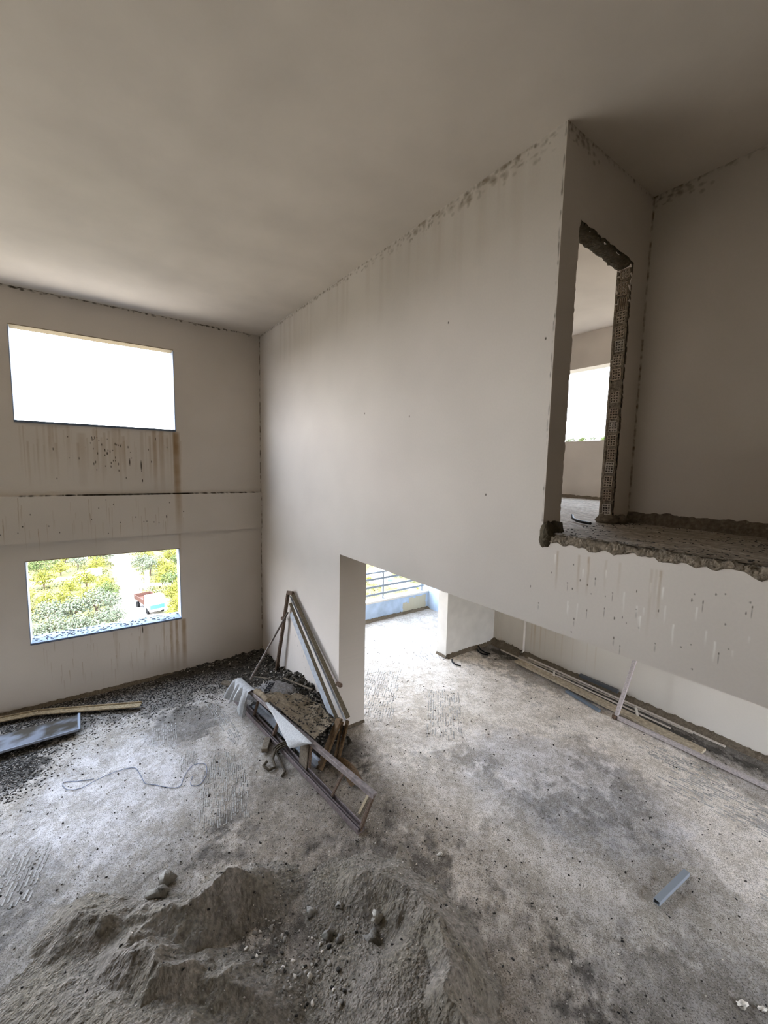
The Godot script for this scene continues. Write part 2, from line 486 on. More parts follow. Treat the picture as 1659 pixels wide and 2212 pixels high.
func build_shell() -> void:
	var plaster: Material = mats["plaster"]
	var X := Vector3.RIGHT
	var Y := Vector3.UP
	var Z := Vector3.BACK
	var w1 := Rect2(1.37, 3.999, 1.95, 1.256)
	var w2 := Rect2(1.367, 0.919, 1.944, 1.195)
	var mb := MB.new()
	slab(mb, Vector3.ZERO, Z, Y, -X * 0.22, Rect2(-0.405, -0.3, ZF + 0.6, YC + 0.6), [w1, w2, Rect2(4.1, 3.3, 3.1, 2.1), Rect2(4.1, 0.3, 3.1, 1.95)], Rect2(0, 0, 3.8, YC))
	struct("wall_left", mb, mats["wall_left"], "off-white plastered wall on the left with two window openings one above the other", "wall")
	mb = MB.new()
	slab(mb, Vector3(0.045, 0, 0), Z, Y, -X * 0.044, Rect2(0.0, 2.37, ZF, 0.639), [], Rect2(0, 0, 3.8, YC))
	struct("trim_1", mb, mats["wall_left"], "plastered beam band running across the left wall between its two windows", "beam")
	# back wall: pillar, upper part, beam under the gallery
	mb = MB.new()
	var uvr := Rect2(0, 0, 8.0, YC)
	slab(mb, Vector3.ZERO, X, Y, -Z * 0.405, Rect2(0, -0.3, XP, YS + 0.3), [], uvr)
	slab(mb, Vector3.ZERO, X, Y, -Z * 0.25, Rect2(0, YS, X1 - 0.11, YC - YS + 0.2), [], uvr)
	slab(mb, Vector3.ZERO, X, Y, -Z * 0.25, Rect2(X1 - 0.11, YS, XR - X1 + 0.11, 3.03 - YS), [], uvr)
	slab(mb, Vector3.ZERO, X, Y, -Z * 0.02, Rect2(X1 - 0.11, 3.03, 0.11, YC - 3.03 + 0.1), [], uvr)
	struct("wall_back", mb, mats["wall_back"], "tall off-white plastered wall with mould along its ceiling line and the low opening under it", "wall")
	mb = MB.new()
	slab(mb, Vector3(0, YS, 0), X, Z, Y * 0.6, Rect2(-0.45, ZB - 0.3, XR + 0.45, -ZB + 0.04))  # runs on over the balcony as an added, unseen roof against skylight
	struct("ceiling_2", mb, plaster, "low plastered ceiling of the room under the gallery, with an added unseen roof over the balcony", "ceiling")
	mb = MB.new()
	mb.box(Vector3(XR * 0.5, YC + 0.12, ZF * 0.5), Vector3(XR + 0.4, 0.24, ZF + 0.4))
	mb.box(Vector3((1.6 + XR) * 0.5, YC + 0.12, ZB * 0.5 - 0.2), Vector3(XR - 1.6, 0.24, -ZB))
	struct("ceiling", mb, mats["ceiling"], "wide smooth plastered ceiling over the double-height room", "ceiling")
	mb = MB.new()
	slab(mb, Vector3(X1, 0, ZG), X, Y, -Z * 0.15, Rect2(0, YG - 0.08, XR - X1, YC - YG + 0.2), [], Rect2(0, YG, 5.0, 2.8))
	struct("wall_gallery_back", mb, mats["wall_gallery"], "dim plastered back wall of the raised gallery", "wall")
	# back room
	mb = MB.new()
	slab(mb, Vector3(0, 0, ZB), X, Y, -Z * 0.25, Rect2(1.6, -0.3, 1.18, YS + 0.6))
	slab(mb, Vector3(0, 0, ZB - 0.06), X, Y, -Z * 0.19, Rect2(2.78, -0.3, XR - 2.78, YS + 0.6), [], Rect2(2.78, 0, 5.0, 2.4))
	var wf := struct("wall_far", mb, mats["wall_room"], "pale plastered wall at the back of the room under the gallery, with brown runs", "wall")
	mb = MB.new()
	slab(mb, Vector3(0, 0, ZB), X, Y, -Z * 0.25, Rect2(1.6, YS + 0.3, XR - 1.6, YC - YS), [Rect2(2.2, 4.0, 3.3, 1.176)])
	struct("wall_far_upper", mb, plaster, "plastered parapet wall with a long window opening seen through the rough doorway", "wall")
	mb = MB.new()
	slab(mb, Vector3(2.078, 0, 0), -Z, Y, -X * 0.25, Rect2(2.74, -0.3, 1.34, YS + 0.4))
	var spur := struct("wall_spur", mb, mats["white_wash"], "short white wall spur between the balcony opening and the back room", "wall")
	var sp := extrude(PackedVector2Array([Vector2(2.86, 1.36), Vector2(2.93, 1.30), Vector2(2.97, 1.16), Vector2(3.02, 1.28), Vector2(3.10, 1.30), Vector2(3.16, 1.38), Vector2(3.08, 1.44), Vector2(3.0, 1.5), Vector2(2.9, 1.46)]), Vector3(2.0795, 0, 0), Vector3.FORWARD, Vector3.UP, Vector3.LEFT * 0.001)
	obj("paint_smear", sp, mat("smear", Color(0.52, 0.54, 0.60)), spur)
	mb = MB.new()
	slab(mb, Vector3(1.85, 0, 0), -Z, Y, -X * 0.25, Rect2(0.25, YS + 0.02, 3.83, YC - YS))
	struct("wall_upper_room", mb, plaster, "left wall of the upper room behind the rough doorway", "wall")
	# unseen sides: right and front walls
	mb = MB.new()
	slab(mb, Vector3(XR, 0, 0), Z, Y, X * 0.2, Rect2(-4.4, -0.3, ZF + 4.6, YC + 0.5), [Rect2(-3.9, 0.1, 2.3, 2.2)])
	struct("wall_right", mb, mats["bare_wall"], "bare concrete right wall with one tall opening, behind the camera", "wall")
	mb = MB.new()
	slab(mb, Vector3(0, 0, ZF), X, Y, Z * 0.2, Rect2(-0.2, -0.3, XR + 0.4, YC + 0.5), [])
	struct("wall_front", mb, mats["bare_wall"], "bare concrete front wall behind the camera", "wall")
	# irregular mortar rolls at the foot of the walls
	skirt("baseboard_left", Vector3(0, 0, 3.75), Vector3(0, 0, 0.0), Vector3.RIGHT, 0.045, 0.07, "rough mortar roll along the foot of the left wall")
	skirt("baseboard_far", Vector3(2.08, 0, ZB), Vector3(2.8, 0, ZB), Vector3.BACK, 0.13, 0.14, "lumpy mortar heaped along the back wall beside the white spur")
	skirt("baseboard_far", Vector3(2.76, 0, ZB - 0.06), Vector3(8.5, 0, ZB - 0.06), Vector3.BACK, 0.07, 0.10, "rough mortar roll along the foot of the back wall behind the boards")
	skirt("baseboard_spur", Vector3(2.078, 0, -2.74), Vector3(2.078, 0, ZB), Vector3.RIGHT, 0.07, 0.06, "rough mortar roll along the foot of the white wall spur")
	skirt("baseboard_spur", Vector3(1.83, 0, -2.74), Vector3(2.09, 0, -2.74), Vector3.BACK, 0.05, 0.03, "mortar strip under the end of the white wall spur")
	skirt("baseboard_pillar", Vector3(XP, 0, 0), Vector3(XP, 0, -0.405), Vector3.RIGHT, 0.03, 0.03, "mortar strip under the inner side of the pillar")
	skirt("baseboard_balcony", Vector3(-0.25, 0, -0.4), Vector3(-0.25, 0, -4.35), Vector3.RIGHT, 0.06, 0.09, "mortar roll along the foot of the balcony parapet")
	skirt("baseboard_gallery", Vector3(X1, YG, ZG), Vector3(9.0, YG, ZG), Vector3.BACK, 0.105, 0.035, "rough mortar skirting along the gallery back wall", 0.35)
	skirt("baseboard_upper", Vector3(2.0, YG, ZB), Vector3(5.6, YG, ZB), Vector3.BACK, 0.05, 0.2, "rubble along the parapet of the upper room")

func skirt(called: String, a: Vector3, b: Vector3, out: Vector3, h: float, d: float, label: String, lumpy := 1.0) -> void:
	var mb := MB.new()
	var n := maxi(4, int((b - a).length() / 0.025))
	var pts := []
	for i in n + 1:
		var t := float(i) / n
		var p := a.lerp(b, t)
		var k := lerpf(1.0, 0.7, lumpy) + lumpy * (0.28 * noise_b.get_noise_3d(p.x * 0.6, p.y, p.z * 0.6) + 0.3 * noise_c.get_noise_3d(p.x, p.y, p.z))
		k = maxf(k, 0.15)
		var row := []
		for q: Vector2 in [Vector2(-0.02, 1.0), Vector2(0.12, 1.0), Vector2(0.3, 0.85), Vector2(0.55, 0.55), Vector2(0.8, 0.22), Vector2(1.05, -0.15)]:
			var e := 0.12 * noise_c.get_noise_3d(p.x + q.x * 3.0, p.y + q.y * 2.0, p.z * 1.3)
			row.append(p + out * (q.x * d * (0.8 + 0.4 * k) + e * d) + Vector3.UP * (q.y * h * k + e * h))
		pts.append(row)
	mb.grid(pts, out + Vector3.UP)
	struct(called, mb, mats["mortar"], label, "mortar")

# ------------------------------------------------------------------ window linings, rough doorway
func build_openings() -> void:
	var i := 0
	for w: Rect2 in [Rect2(1.37, 3.999, 1.95, 1.256), Rect2(1.367, 0.919, 1.944, 1.195)]:
		i += 1
		var o := Node3D.new()
		o.name = "window_%d" % i
		add_child(o)
		tag(o, ["upper rectangular window opening showing only white sky", "lower rectangular window opening looking down on the orchard and dirt road"][i - 1], "window", "", "structure")
		var zc := w.get_center().x
		var mb := MB.new()
		mb.box(Vector3(-0.15, w.position.y + 0.012, zc), Vector3(0.34, 0.03, w.size.x - 0.004), Basis.IDENTITY, 0.005)
		obj("sill", mb, grain(mat("sill", Color(0.43, 0.47, 0.53)), 2.0, 0.8, 1.0, 81, 0.0, 0.02), o)  # bluish tint of the skylight is put into the sill colour
		mb = MB.new()
		mb.box(Vector3(-0.112, w.end.y - 0.005, zc), Vector3(0.23, 0.012, w.size.x - 0.004), Basis.IDENTITY, 0.003)
		obj("lintel", mb, mat("reveal_cream", Color(0.60, 0.54, 0.44)), o)
		for s: float in [-1.0, 1.0]:
			mb = MB.new()
			mb.box(Vector3(-0.112, w.get_center().y, zc + s * (w.size.x * 0.5 - 0.006)), Vector3(0.23, w.size.y - 0.03, 0.012), Basis.IDENTITY, 0.003)
			obj("jamb", mb, mat("reveal_grey", Color(0.60, 0.63, 0.68)), o)  # skylight blue is painted into the jamb colour
		if i == 2:
			mb = MB.new()
			for k in 150:
				var p := Vector3(rng.randf_range(-0.3, -0.01), w.position.y + 0.029, rng.randf_range(w.position.x + 0.02, w.end.x - 0.02))
				mb.box(p, Vector3(rng.randf_range(0.006, 0.02), 0.008, rng.randf_range(0.008, 0.045)), Basis(Vector3.UP, rng.randf_range(-0.5, 0.5)), 0.003)
			var cr := obj("grit", mb, mat("dark_crumb", Color(0.13, 0.11, 0.09), 1.0), o)
			cr.set_meta("kind", "stuff")

func extrude(poly: PackedVector2Array, o: Vector3, u: Vector3, w: Vector3, t: Vector3, uvr := Rect2(0, 0, 1, 1)) -> MB:
	var mb := MB.new()
	var ids := Geometry2D.triangulate_polygon(poly)
	var nf := -t.normalized()
	for k in 2:
		var base := mb.v.size()
		for p in poly:
			mb.vert(o + u * p.x + w * p.y + t * k, nf if k == 0 else -nf, Vector2((p.x - uvr.position.x) / uvr.size.x, 1.0 - (p.y - uvr.position.y) / uvr.size.y))
		for q in range(0, ids.size(), 3):
			mb.tri_i(base + ids[q], base + ids[q + 1], base + ids[q + 2], nf if k == 0 else -nf)
	var cw := Geometry2D.is_polygon_clockwise(poly)
	for q in poly.size():
		var a := poly[q]
		var b := poly[(q + 1) % poly.size()]
		var e := b - a
		var nn := Vector2(e.y, -e.x).normalized() * (-1.0 if cw else 1.0)
		var pa := o + u * a.x + w * a.y
		var pb := o + u * b.x + w * b.y
		mb.quad(pa, pb, pb + t, pa + t, u * nn.x + w * nn.y)
	return mb

func build_gallery() -> void:
	# side wall of the gallery with its hacked-out door opening (u = -z, w = y)
	var poly := PackedVector2Array([Vector2(0.02, YC + 0.1), Vector2(4.08, YC + 0.1), Vector2(4.08, YG - 0.06), Vector2(1.02, YG - 0.06)])
	var jag := func(a: Vector2, b: Vector2, amp: float) -> void:
		var n := int(a.distance_to(b) / 0.028)
		for k in n + 1:
			var p := a.lerp(b, float(k) / n)
			poly.append(p + Vector2(rng.randf_range(-amp, amp), rng.randf_range(-amp, amp)))
	jag.call(Vector2(1.0, YG + 0.05), Vector2(0.985, 5.09), 0.009)
	jag.call(Vector2(0.96, 5.14), Vector2(0.225, 5.185), 0.009)
	jag.call(Vector2(0.212, 5.15), Vector2(0.205, YG + 0.1), 0.006)
	poly.append(Vector2(0.2, YG - 0.06))
	poly.append(Vector2(0.02, YG - 0.06))
	var wall := extrude(poly, Vector3(X1, 0, 0), Vector3.FORWARD, Vector3.UP, Vector3.LEFT * 0.11, Rect2(0, YG, 5.0, 2.8))
	struct("wall_gallery_side", wall, mats["wall_gallery"], "narrow plastered wall with a hacked-out doorway beside the tall wall", "wall")
	var door := Node3D.new()
	door.name = "door_1"
	add_child(door)
	tag(door, "rough unfinished doorway with bare hollow bricks down its right side", "doorway", "", "structure")
	# broken concrete lintel
	var pts := []
	for i in 31:
		var z := lerpf(-0.215, -0.985, i / 30.0)
		var row := []
		for q: Vector2 in [Vector2(0.004, 0.02), Vector2(0.006, 0.0), Vector2(-0.02, -0.012), Vector2(-0.06, -0.016), Vector2(-0.1, -0.018), Vector2(-0.114, -0.01), Vector2(-0.118, 0.03)]:
			var e := 0.012 * noise_c.get_noise_3d(q.x * 6.0, q.y * 6.0 + 3.0, z * 3.0) + 0.008 * noise_b.get_noise_3d(q.x, 5.0, z * 3.0)
			row.append(Vector3(X1 + q.x + e * 0.4, lerpf(5.185, 5.135, i / 30.0) + q.y + e, z))
		pts.append(row)
	var mb := MB.new()
	mb.grid(pts, Vector3(0.3, -1, 0))
	obj("lintel", mb, grain(mat("dark_concrete", Color(0.40, 0.36, 0.29)), 1.5, 0.65, 1.0, 91, 1.0, 0.03), door)
	# mortar of the right jamb: rough margins either side of the bricks, a back and the joints between them
	mb = MB.new()
	for side: Array in [[Vector2(-0.003, -0.03), Vector2(0.002, -0.008), Vector2(-0.002, 0.004), Vector2(-0.012, 0.008), Vector2(-0.024, 0.006)], [Vector2(-0.083, -0.05), Vector2(-0.088, 0.0), Vector2(-0.1, 0.004), Vector2(-0.116, 0.0), Vector2(-0.12, -0.04)]]:
		pts = []
		for i in 110:
			var y := lerpf(YG - 0.02, 5.15, i / 109.0)
			var row := []
			for q: Vector2 in side:
				var e := 0.012 * noise_c.get_noise_3d(q.x * 5.0, y * 1.6, 2.0) + 0.012 * noise_b.get_noise_3d(q.x * 2.0, y * 1.5, 7.0)
				row.append(Vector3(X1 + q.x + e * 0.6, y, -0.982 + q.y * (1.0 + 1.2 * absf(noise_c.get_noise_2d(y, 4.0)) if q.y == -0.03 else 1.0) + e))
			pts.append(row)
		mb.grid(pts, Vector3(0.0, 0, 1))
	mb.box(Vector3(X1 - 0.058, (YG + 5.15) * 0.5, -1.07), Vector3(0.10, 5.15 - YG, 0.03))
	var prev := 5.15
	for y: float in [5.089, 4.964, 4.85, 4.749, 4.634, 4.521, 4.412, 4.298, 4.116, 3.985, 3.876, 3.762, 3.647, 3.539, 3.423, 3.309, 3.188, 3.02]:
		var top := prev
		var low := y + 0.044
		prev = y - 0.044
		if top - low > 0.004:
			mb.box(Vector3(X1 - 0.05 + rng.randf_range(-0.003, 0.003), (top + low) * 0.5, -1.02 + rng.randf_range(-0.006, 0.003)), Vector3(0.09, top - low + 0.004, 0.08), Basis.from_euler(Vector3(0, rng.randf_range(-0.06, 0.06), rng.randf_range(-0.06, 0.06))), 0.005)
	obj("mortar_jamb", mb, mats["lip"], door)
	mb = MB.new()
	blob(mb, Vector3(X1 - 0.05, YG + 0.02, -1.0), Vector3(0.09, 0.07, 0.07), 5)
	blob(mb, Vector3(X1 + 0.02, YG + 0.02, -1.08), Vector3(0.06, 0.05, 0.07), 6)
	obj("mortar_lump", mb, mats["mortar"], door)
	# hollow bricks, open ends outwards
	var shades := [Color(0.72, 0.66, 0.58), Color(0.69, 0.62, 0.54), Color(0.74, 0.70, 0.64)]
	var heights := [5.089, 4.964, 4.85, 4.749, 4.634, 4.521, 4.412, 4.298, 4.191, 4.116, 3.985, 3.876, 3.762, 3.647, 3.539, 3.423, 3.309, 3.188]
	var meshes := []
	for k in 3:
		meshes.append(hollow_brick(k).mesh(grain(mat("brick_%d" % k, shades[k]), 2.0, 0.75, 1.0, 95 + k, 0.4, 0.03)))
	var ribbed := ribbed_brick().mesh(mats["brick_1"])
	for k in heights.size():
		if k == 8:
			continue
		var b := obj("brick", ribbed if k == 2 else meshes[(k * 7) % 3], null, door)
		b.position = Vector3(X1 - 0.05 + rng.randf_range(-0.004, 0.004), heights[k], -0.970 + rng.randf_range(-0.004, 0.003))
		b.rotation = Vector3(0, rng.randf_range(-0.06, 0.06), rng.randf_range(-0.05, 0.05))
	# broken mortar lip on the slab edge, lump at its left end
	pts = []
	for i in 220:
		var x := lerpf(X1 - 0.02, XR, i / 219.0)
		var dn := 0.054 + 0.03 * noise_b.get_noise_2d(x * 0.7, 3.0) + 0.03 * noise_c.get_noise_2d(x * 0.6, 9.0)
		var row := []
		for q: Vector2 in [Vector2(-0.05, -0.006), Vector2(-0.035, 0.003), Vector2(-0.018, -0.006), Vector2(0.002, -0.3), Vector2(0.008, -0.65), Vector2(0.007, -0.95), Vector2(-0.01, -1.1)]:
			var e := 0.014 * noise_c.get_noise_3d(x * 1.5, q.x * 6.0, q.y * 3.0)
			row.append(Vector3(x, YG + (q.y * dn if q.y < -0.1 else q.y) + e, q.x + e))
		pts.append(row)
	mb = MB.new()
	mb.grid(pts, Vector3(0, 0.6, 1))
	struct("trim_2", mb, mats["lip"], "broken mortar edge along the front of the gallery floor", "edge")
	mb = MB.new()
	blob(mb, Vector3(X1 + 0.02, YG - 0.02, -0.03), Vector3(0.055, 0.09, 0.06), 9)
	blob(mb, Vector3(X1 + 0.01, YG - 0.0, -0.13), Vector3(0.05, 0.07, 0.08), 10)
	struct("trim_3", mb, mats["dark_concrete"], "broken concrete lump where the tall wall meets the gallery floor", "edge")
	# gallery floor with low relief
	pts = []
	var cols := []
	var nx := 150
	var nz := 120
	for i in nx + 1:
		var row := []
		var crow := []
		var x := lerpf(1.9, XR, float(i) / nx)
		for j in nz + 1:
			var z := lerpf(-0.01, ZB + 0.01, float(j) / nz)
			var h := 0.006 * noise_b.get_noise_2d(x * 0.7, z * 2.0) + 0.004 * noise_c.get_noise_2d(x, z)
			row.append(Vector3(x, YG + h, z))
			var k := 0.50 + 0.20 * noise_b.get_noise_2d(x * 0.5, z * 2.2) + 0.08 * noise_c.get_noise_2d(x, z)
			crow.append(Color(k * 0.86, k * 0.73, k * 0.575))
		pts.append(row)
		cols.append(crow)
	mb = MB.new()
	mb.grid(pts, Vector3.UP, cols)
	var gm := grain(mat("gallery_floor", Color.WHITE), 1.2, 0.7, 1.0, 97, 0.8, 0.03)
	gm.vertex_color_use_as_albedo = true
	mb.tint = Color(0.4, 0.37, 0.33)
	mb.box(Vector3((1.6 + XR) * 0.5, YG - 0.09, -2.05), Vector3(XR - 1.6, 0.14, 4.0))
	struct("floor_gallery", mb, gm, "dusty concrete floor of the raised gallery strewn with dark crumbs", "floor")
	# crumbs on the gallery floor
	var tr: Array[Transform3D] = []
	var tc: Array[Color] = []
	for k in 2600:
		var p := Vector3(rng.randf_range(X1, 9.0), YG + 0.006, rng.randf_range(-1.2, -0.02))
		if noise_b.get_noise_2d(p.x * 0.4, p.z) + 0.25 < rng.randf() * 0.7:
			continue
		tr.append(Transform3D(Basis(Vector3.UP, rng.randf() * TAU).scaled_local(Vector3(1.8, 0.6, 1.0) * rng.randf_range(0.002, 0.007)), p))
		var c := rng.randf_range(0.01, 0.05)
		tc.append(Color(c, c * 0.9, c * 0.8))
	scatter("gallery_crumbs", tr, tc, "dark crumbs and droppings scattered over the gallery floor", "crumbs")
	# black hose on the gallery floor
	mb = MB.new()
	mb.tube([Vector3(5.42, YG + 0.045, -0.9), Vector3(5.47, YG + 0.025, -0.83), Vector3(5.54, YG + 0.018, -0.77), Vector3(5.62, YG + 0.018, -0.72), Vector3(5.7, YG + 0.018, -0.69)], 0.012, 8)
	tag(obj("hose", mb, mat("black_hose", Color(0.035, 0.035, 0.04), 0.5)), "short black hose lying on the gallery floor in the rough doorway", "hose")

func hollow_brick(sd: int) -> MB:
	# 9 cm wide (x), 9.5 cm high (y), 12 cm deep (z), open cells on the +z face
	var mb := MB.new()
	var w := 0.064
	var h := 0.084
	var nx := 3
	var ny := 4
	var t := 0.0085
	var xs := []
	var ys := []
	for i in nx + 1:
		xs.append(-w * 0.5 + w * i / nx)
	for i in ny + 1:
		ys.append(-h * 0.5 + h * i / ny)
	var d := 0.07
	# cell walls as thin boxes
	for i in nx + 1:
		mb.box(Vector3(xs[i], 0, -d * 0.5), Vector3(t, h + t, d), Basis(Vector3.FORWARD, 0.02 * sin(i * 3.0 + sd)), 0.0015)
	for j in ny + 1:
		mb.box(Vector3(0, ys[j], -d * 0.5), Vector3(w + t, t, d), Basis.IDENTITY, 0.0015)
	mb.box(Vector3(0, 0, -d), Vector3(w, h, 0.004))
	return mb

func ribbed_brick() -> MB:
	var mb := MB.new()
	mb.box(Vector3(0, 0, -0.02), Vector3(0.074, 0.088, 0.03), Basis.IDENTITY, 0.003)
	for i in 5:
		mb.box(Vector3(-0.03 + 0.015 * i, 0, -0.002), Vector3(0.008, 0.084, 0.01), Basis.IDENTITY, 0.002)
	return mb

# rough lump
func blob(mb: MB, c: Vector3, r: Vector3, sd: int, rings := 8, amp := 0.25) -> void:
	var i0 := mb.v.size()
	for i in rings + 1:
		var th := PI * i / rings
		for j in rings * 2:
			var ph := TAU * j / (rings * 2)
			var d := Vector3(sin(th) * cos(ph), cos(th), sin(th) * sin(ph))
			var k := 1.0 + amp * noise_b.get_noise_3d(d.x * 0.25 + sd * 3.7, d.y * 0.25, d.z * 0.25) * 2.0
			mb.vert(c + d * r * k, d)
	var w := rings * 2
	for i in rings:
		for j in w:
			var a := i0 + i * w + j
			var b := i0 + i * w + (j + 1) % w
			mb.tri_i(a, b, b + w, mb.n[a])
			mb.tri_i(a, b + w, a + w, mb.n[a])

func pebble_mesh(sd: int) -> ArrayMesh:
	var mb := MB.new()
	mb.tint = Color.WHITE
	blob(mb, Vector3.ZERO, Vector3(1, 0.7, 0.85), sd, 3, 0.5)
	var m := mat("scatter", Color.WHITE, 0.95)
	m.vertex_color_use_as_albedo = true
	return mb.mesh(m)

func scatter(called: String, tr: Array[Transform3D], tc: Array[Color], label: String, category: String, parent: Node = self) -> MultiMeshInstance3D:
	var mm := MultiMesh.new()
	mm.transform_format = MultiMesh.TRANSFORM_3D
	mm.use_colors = true
	mm.mesh = pebble_mesh(called.length())
	mm.instance_count = tr.size()
	for i in tr.size():
		mm.set_instance_transform(i, tr[i])
		mm.set_instance_color(i, tc[i])
	var o := MultiMeshInstance3D.new()
	o.name = called
	o.multimesh = mm
	parent.add_child(o, true)
	tag(o, label, category, "", "stuff")
	return o

# ------------------------------------------------------------------ balcony
func build_balcony() -> void:
	var X := Vector3.RIGHT
	var Y := Vector3.UP
	var Z := Vector3.BACK
	var mb := MB.new()
	slab(mb, Vector3(-0.25, 0, 0), -Z, Y, -X * 0.16, Rect2(0.3, -0.6, 4.3, 0.6 + 0.40))
	struct("wall_balcony", mb, mats["pale_blue"], "low pale blue balcony parapet below the railing", "parapet")
	mb = MB.new()
	mb.box(Vector3(-0.33, 0.42, -2.3), Vector3(0.21, 0.05, 4.2), Basis.IDENTITY, 0.008)
	struct("trim_4", mb, mats["white_wash"], "pale coping on top of the balcony parapet", "coping")
	mb = MB.new()
	slab(mb, Vector3(-0.25, 0, -4.35), X, Y, -Z * 0.2, Rect2(-0.16, -0.6, 1.0, 0.6 + 2.9))
	slab(mb, Vector3(-0.25, 0, -4.3), X, Y, -Z * 0.2, Rect2(0.84, -0.6, 1.3, 0.6 + 2.9))
	struct("wall_balcony_end", mb, mats["pale_blue"], "pale blue wall closing the far end of the balcony", "wall")
	# a patch of bare render on the parapet by the corner
	var rm := mat("bare_render", Color(0.72, 0.69, 0.60), 0.95)
	mb = MB.new()
	for k in 7:
		var z := -4.28 + k * 0.1
		var pts := []
		for i in 9:
			var row := []
			for j in 5:
				row.append(Vector3(-0.247 + 0.006 * (1.0 - absf(j - 2) / 2.0), lerpf(0.02, 0.36 - 0.05 * absf(noise_b.get_noise_2d(k * 3.0, 1.0)) * k, i / 8.0), z + 0.13 * (j / 4.0) + 0.03 * noise_c.get_noise_2d(i * 0.1, k)))
			pts.append(row)
		mb.grid(pts, X)
	obj("bare_patch", mb, rm, get_node("wall_balcony"))
	var t := thing("balcony_railing", "pale metal balcony railing with three flat bars on the low parapet", "railing", Vector3(-0.33, 0.44, 0))
	var wm := mat("rail_paint", Color(0.52, 0.55, 0.58), 0.6)
	for z: float in [-0.6, -1.8, -3.0, -4.2]:
		mb = MB.new()
		mb.bar(Vector3(0, 0.005, z), Vector3(0, 0.63, z), 0.04, 0.04, Z, 0.004)
		mb.box(Vector3(0, 0.007, z), Vector3(0.1, 0.012, 0.1), Basis.IDENTITY, 0.003)
		obj("post", mb, wm, t)
	mb = MB.new()
	mb.tube([Vector3(0, 0.645, -0.5), Vector3(0, 0.645, -4.25)], 0.022, 10)
	obj("handrail", mb, wm, t)
	for y: float in [0.50, 0.315, 0.135]:
		mb = MB.new()
		mb.bar(Vector3(0.025, y, -0.5), Vector3(0.025, y, -4.25), 0.012, 0.05, Y, 0.003)
		obj("rail", mb, wm, t)

# ------------------------------------------------------------------ floor
func patch(x: float, z: float, cx: float, cz: float, rx: float, rz: float, ang: float) -> float:
	var dx := x - cx
	var dz := z - cz
	var c := cos(ang)
	var s := sin(ang)
	var u := (dx * c + dz * s) / rx
	var w := (-dx * s + dz * c) / rz
	return sqrt(u * u + w * w)

func floor_color(x: float, z: float) -> Color:
	var na := noise_a.get_noise_2d(x, z)
	var nb := noise_b.get_noise_2d(x, z)
	var nc := noise_c.get_noise_2d(x, z)
	var e := 0.45 * nb + 0.3 * na + 0.25 * nc
	var k := 0.46 + 0.05 * na + 0.07 * nb + 0.06 * nc
	# pale dusty areas, partly painted-in light by the balcony opening: [x, z, rx, rz, angle, strength]
	for q in [[2.55, 2.45, 1.05, 0.8, 0.3, 0.22], [3.3, -2.2, 2.2, 1.0, 0.25, 0.36], [1.6, -2.0, 1.9, 1.6, 0.0, 0.24], [5.2, -3.0, 1.8, 0.5, 0.1, 0.36], [6.9, -2.2, 1.3, 0.6, 0.3, 0.26], [3.2, -0.9, 1.1, 0.8, 0.0, 0.26], [4.3, -0.55, 0.9, 0.5, -0.3, 0.16], [5.6, -0.7, 0.7, 0.3, -0.4, 0.12], [2.2, 1.15, 0.45, 0.2, 0.1, 0.15], [4.6, -2.2, 3.2, 1.6, 0.0, 0.10]]:
		k += q[5] * (1.0 - smoothstep(0.75, 1.05, patch(x, z, q[0], q[1], q[2], q[3], q[4]) + e))
	# darker, gravelly or stained areas; strip behind the plank is soil with painted shadow
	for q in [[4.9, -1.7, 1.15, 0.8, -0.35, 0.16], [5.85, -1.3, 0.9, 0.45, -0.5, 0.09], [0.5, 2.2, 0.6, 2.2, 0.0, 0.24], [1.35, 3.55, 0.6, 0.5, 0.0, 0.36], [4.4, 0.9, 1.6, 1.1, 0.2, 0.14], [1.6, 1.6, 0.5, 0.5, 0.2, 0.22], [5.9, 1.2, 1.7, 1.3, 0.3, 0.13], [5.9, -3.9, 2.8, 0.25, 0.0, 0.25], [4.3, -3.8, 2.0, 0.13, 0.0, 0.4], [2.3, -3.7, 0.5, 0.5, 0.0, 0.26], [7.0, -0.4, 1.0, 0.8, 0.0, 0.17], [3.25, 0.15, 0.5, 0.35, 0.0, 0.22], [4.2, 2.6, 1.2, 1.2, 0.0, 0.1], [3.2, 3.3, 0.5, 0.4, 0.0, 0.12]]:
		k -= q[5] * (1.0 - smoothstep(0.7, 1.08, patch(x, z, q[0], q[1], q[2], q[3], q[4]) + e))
	var warm := 0.06 * (1.0 - smoothstep(0.6, 1.3, patch(x, z, 5.0, 0.9, 1.9, 1.3, 0.0)))
	k = clampf(k, 0.10, 0.9)
	var cool := 1.0 - smoothstep(0.6, 1.2, minf(patch(x, z, 5.1, -1.6, 1.3, 0.8, -0.35), patch(x, z, 2.5, 2.5, 1.1, 0.9, 0.3)) + e * 0.5)
	return Color(k * (1.04 + warm), k * 0.95, k * (0.85 - warm)).lerp(Color(k * 0.99, k * 0.94, k * 0.91), cool)

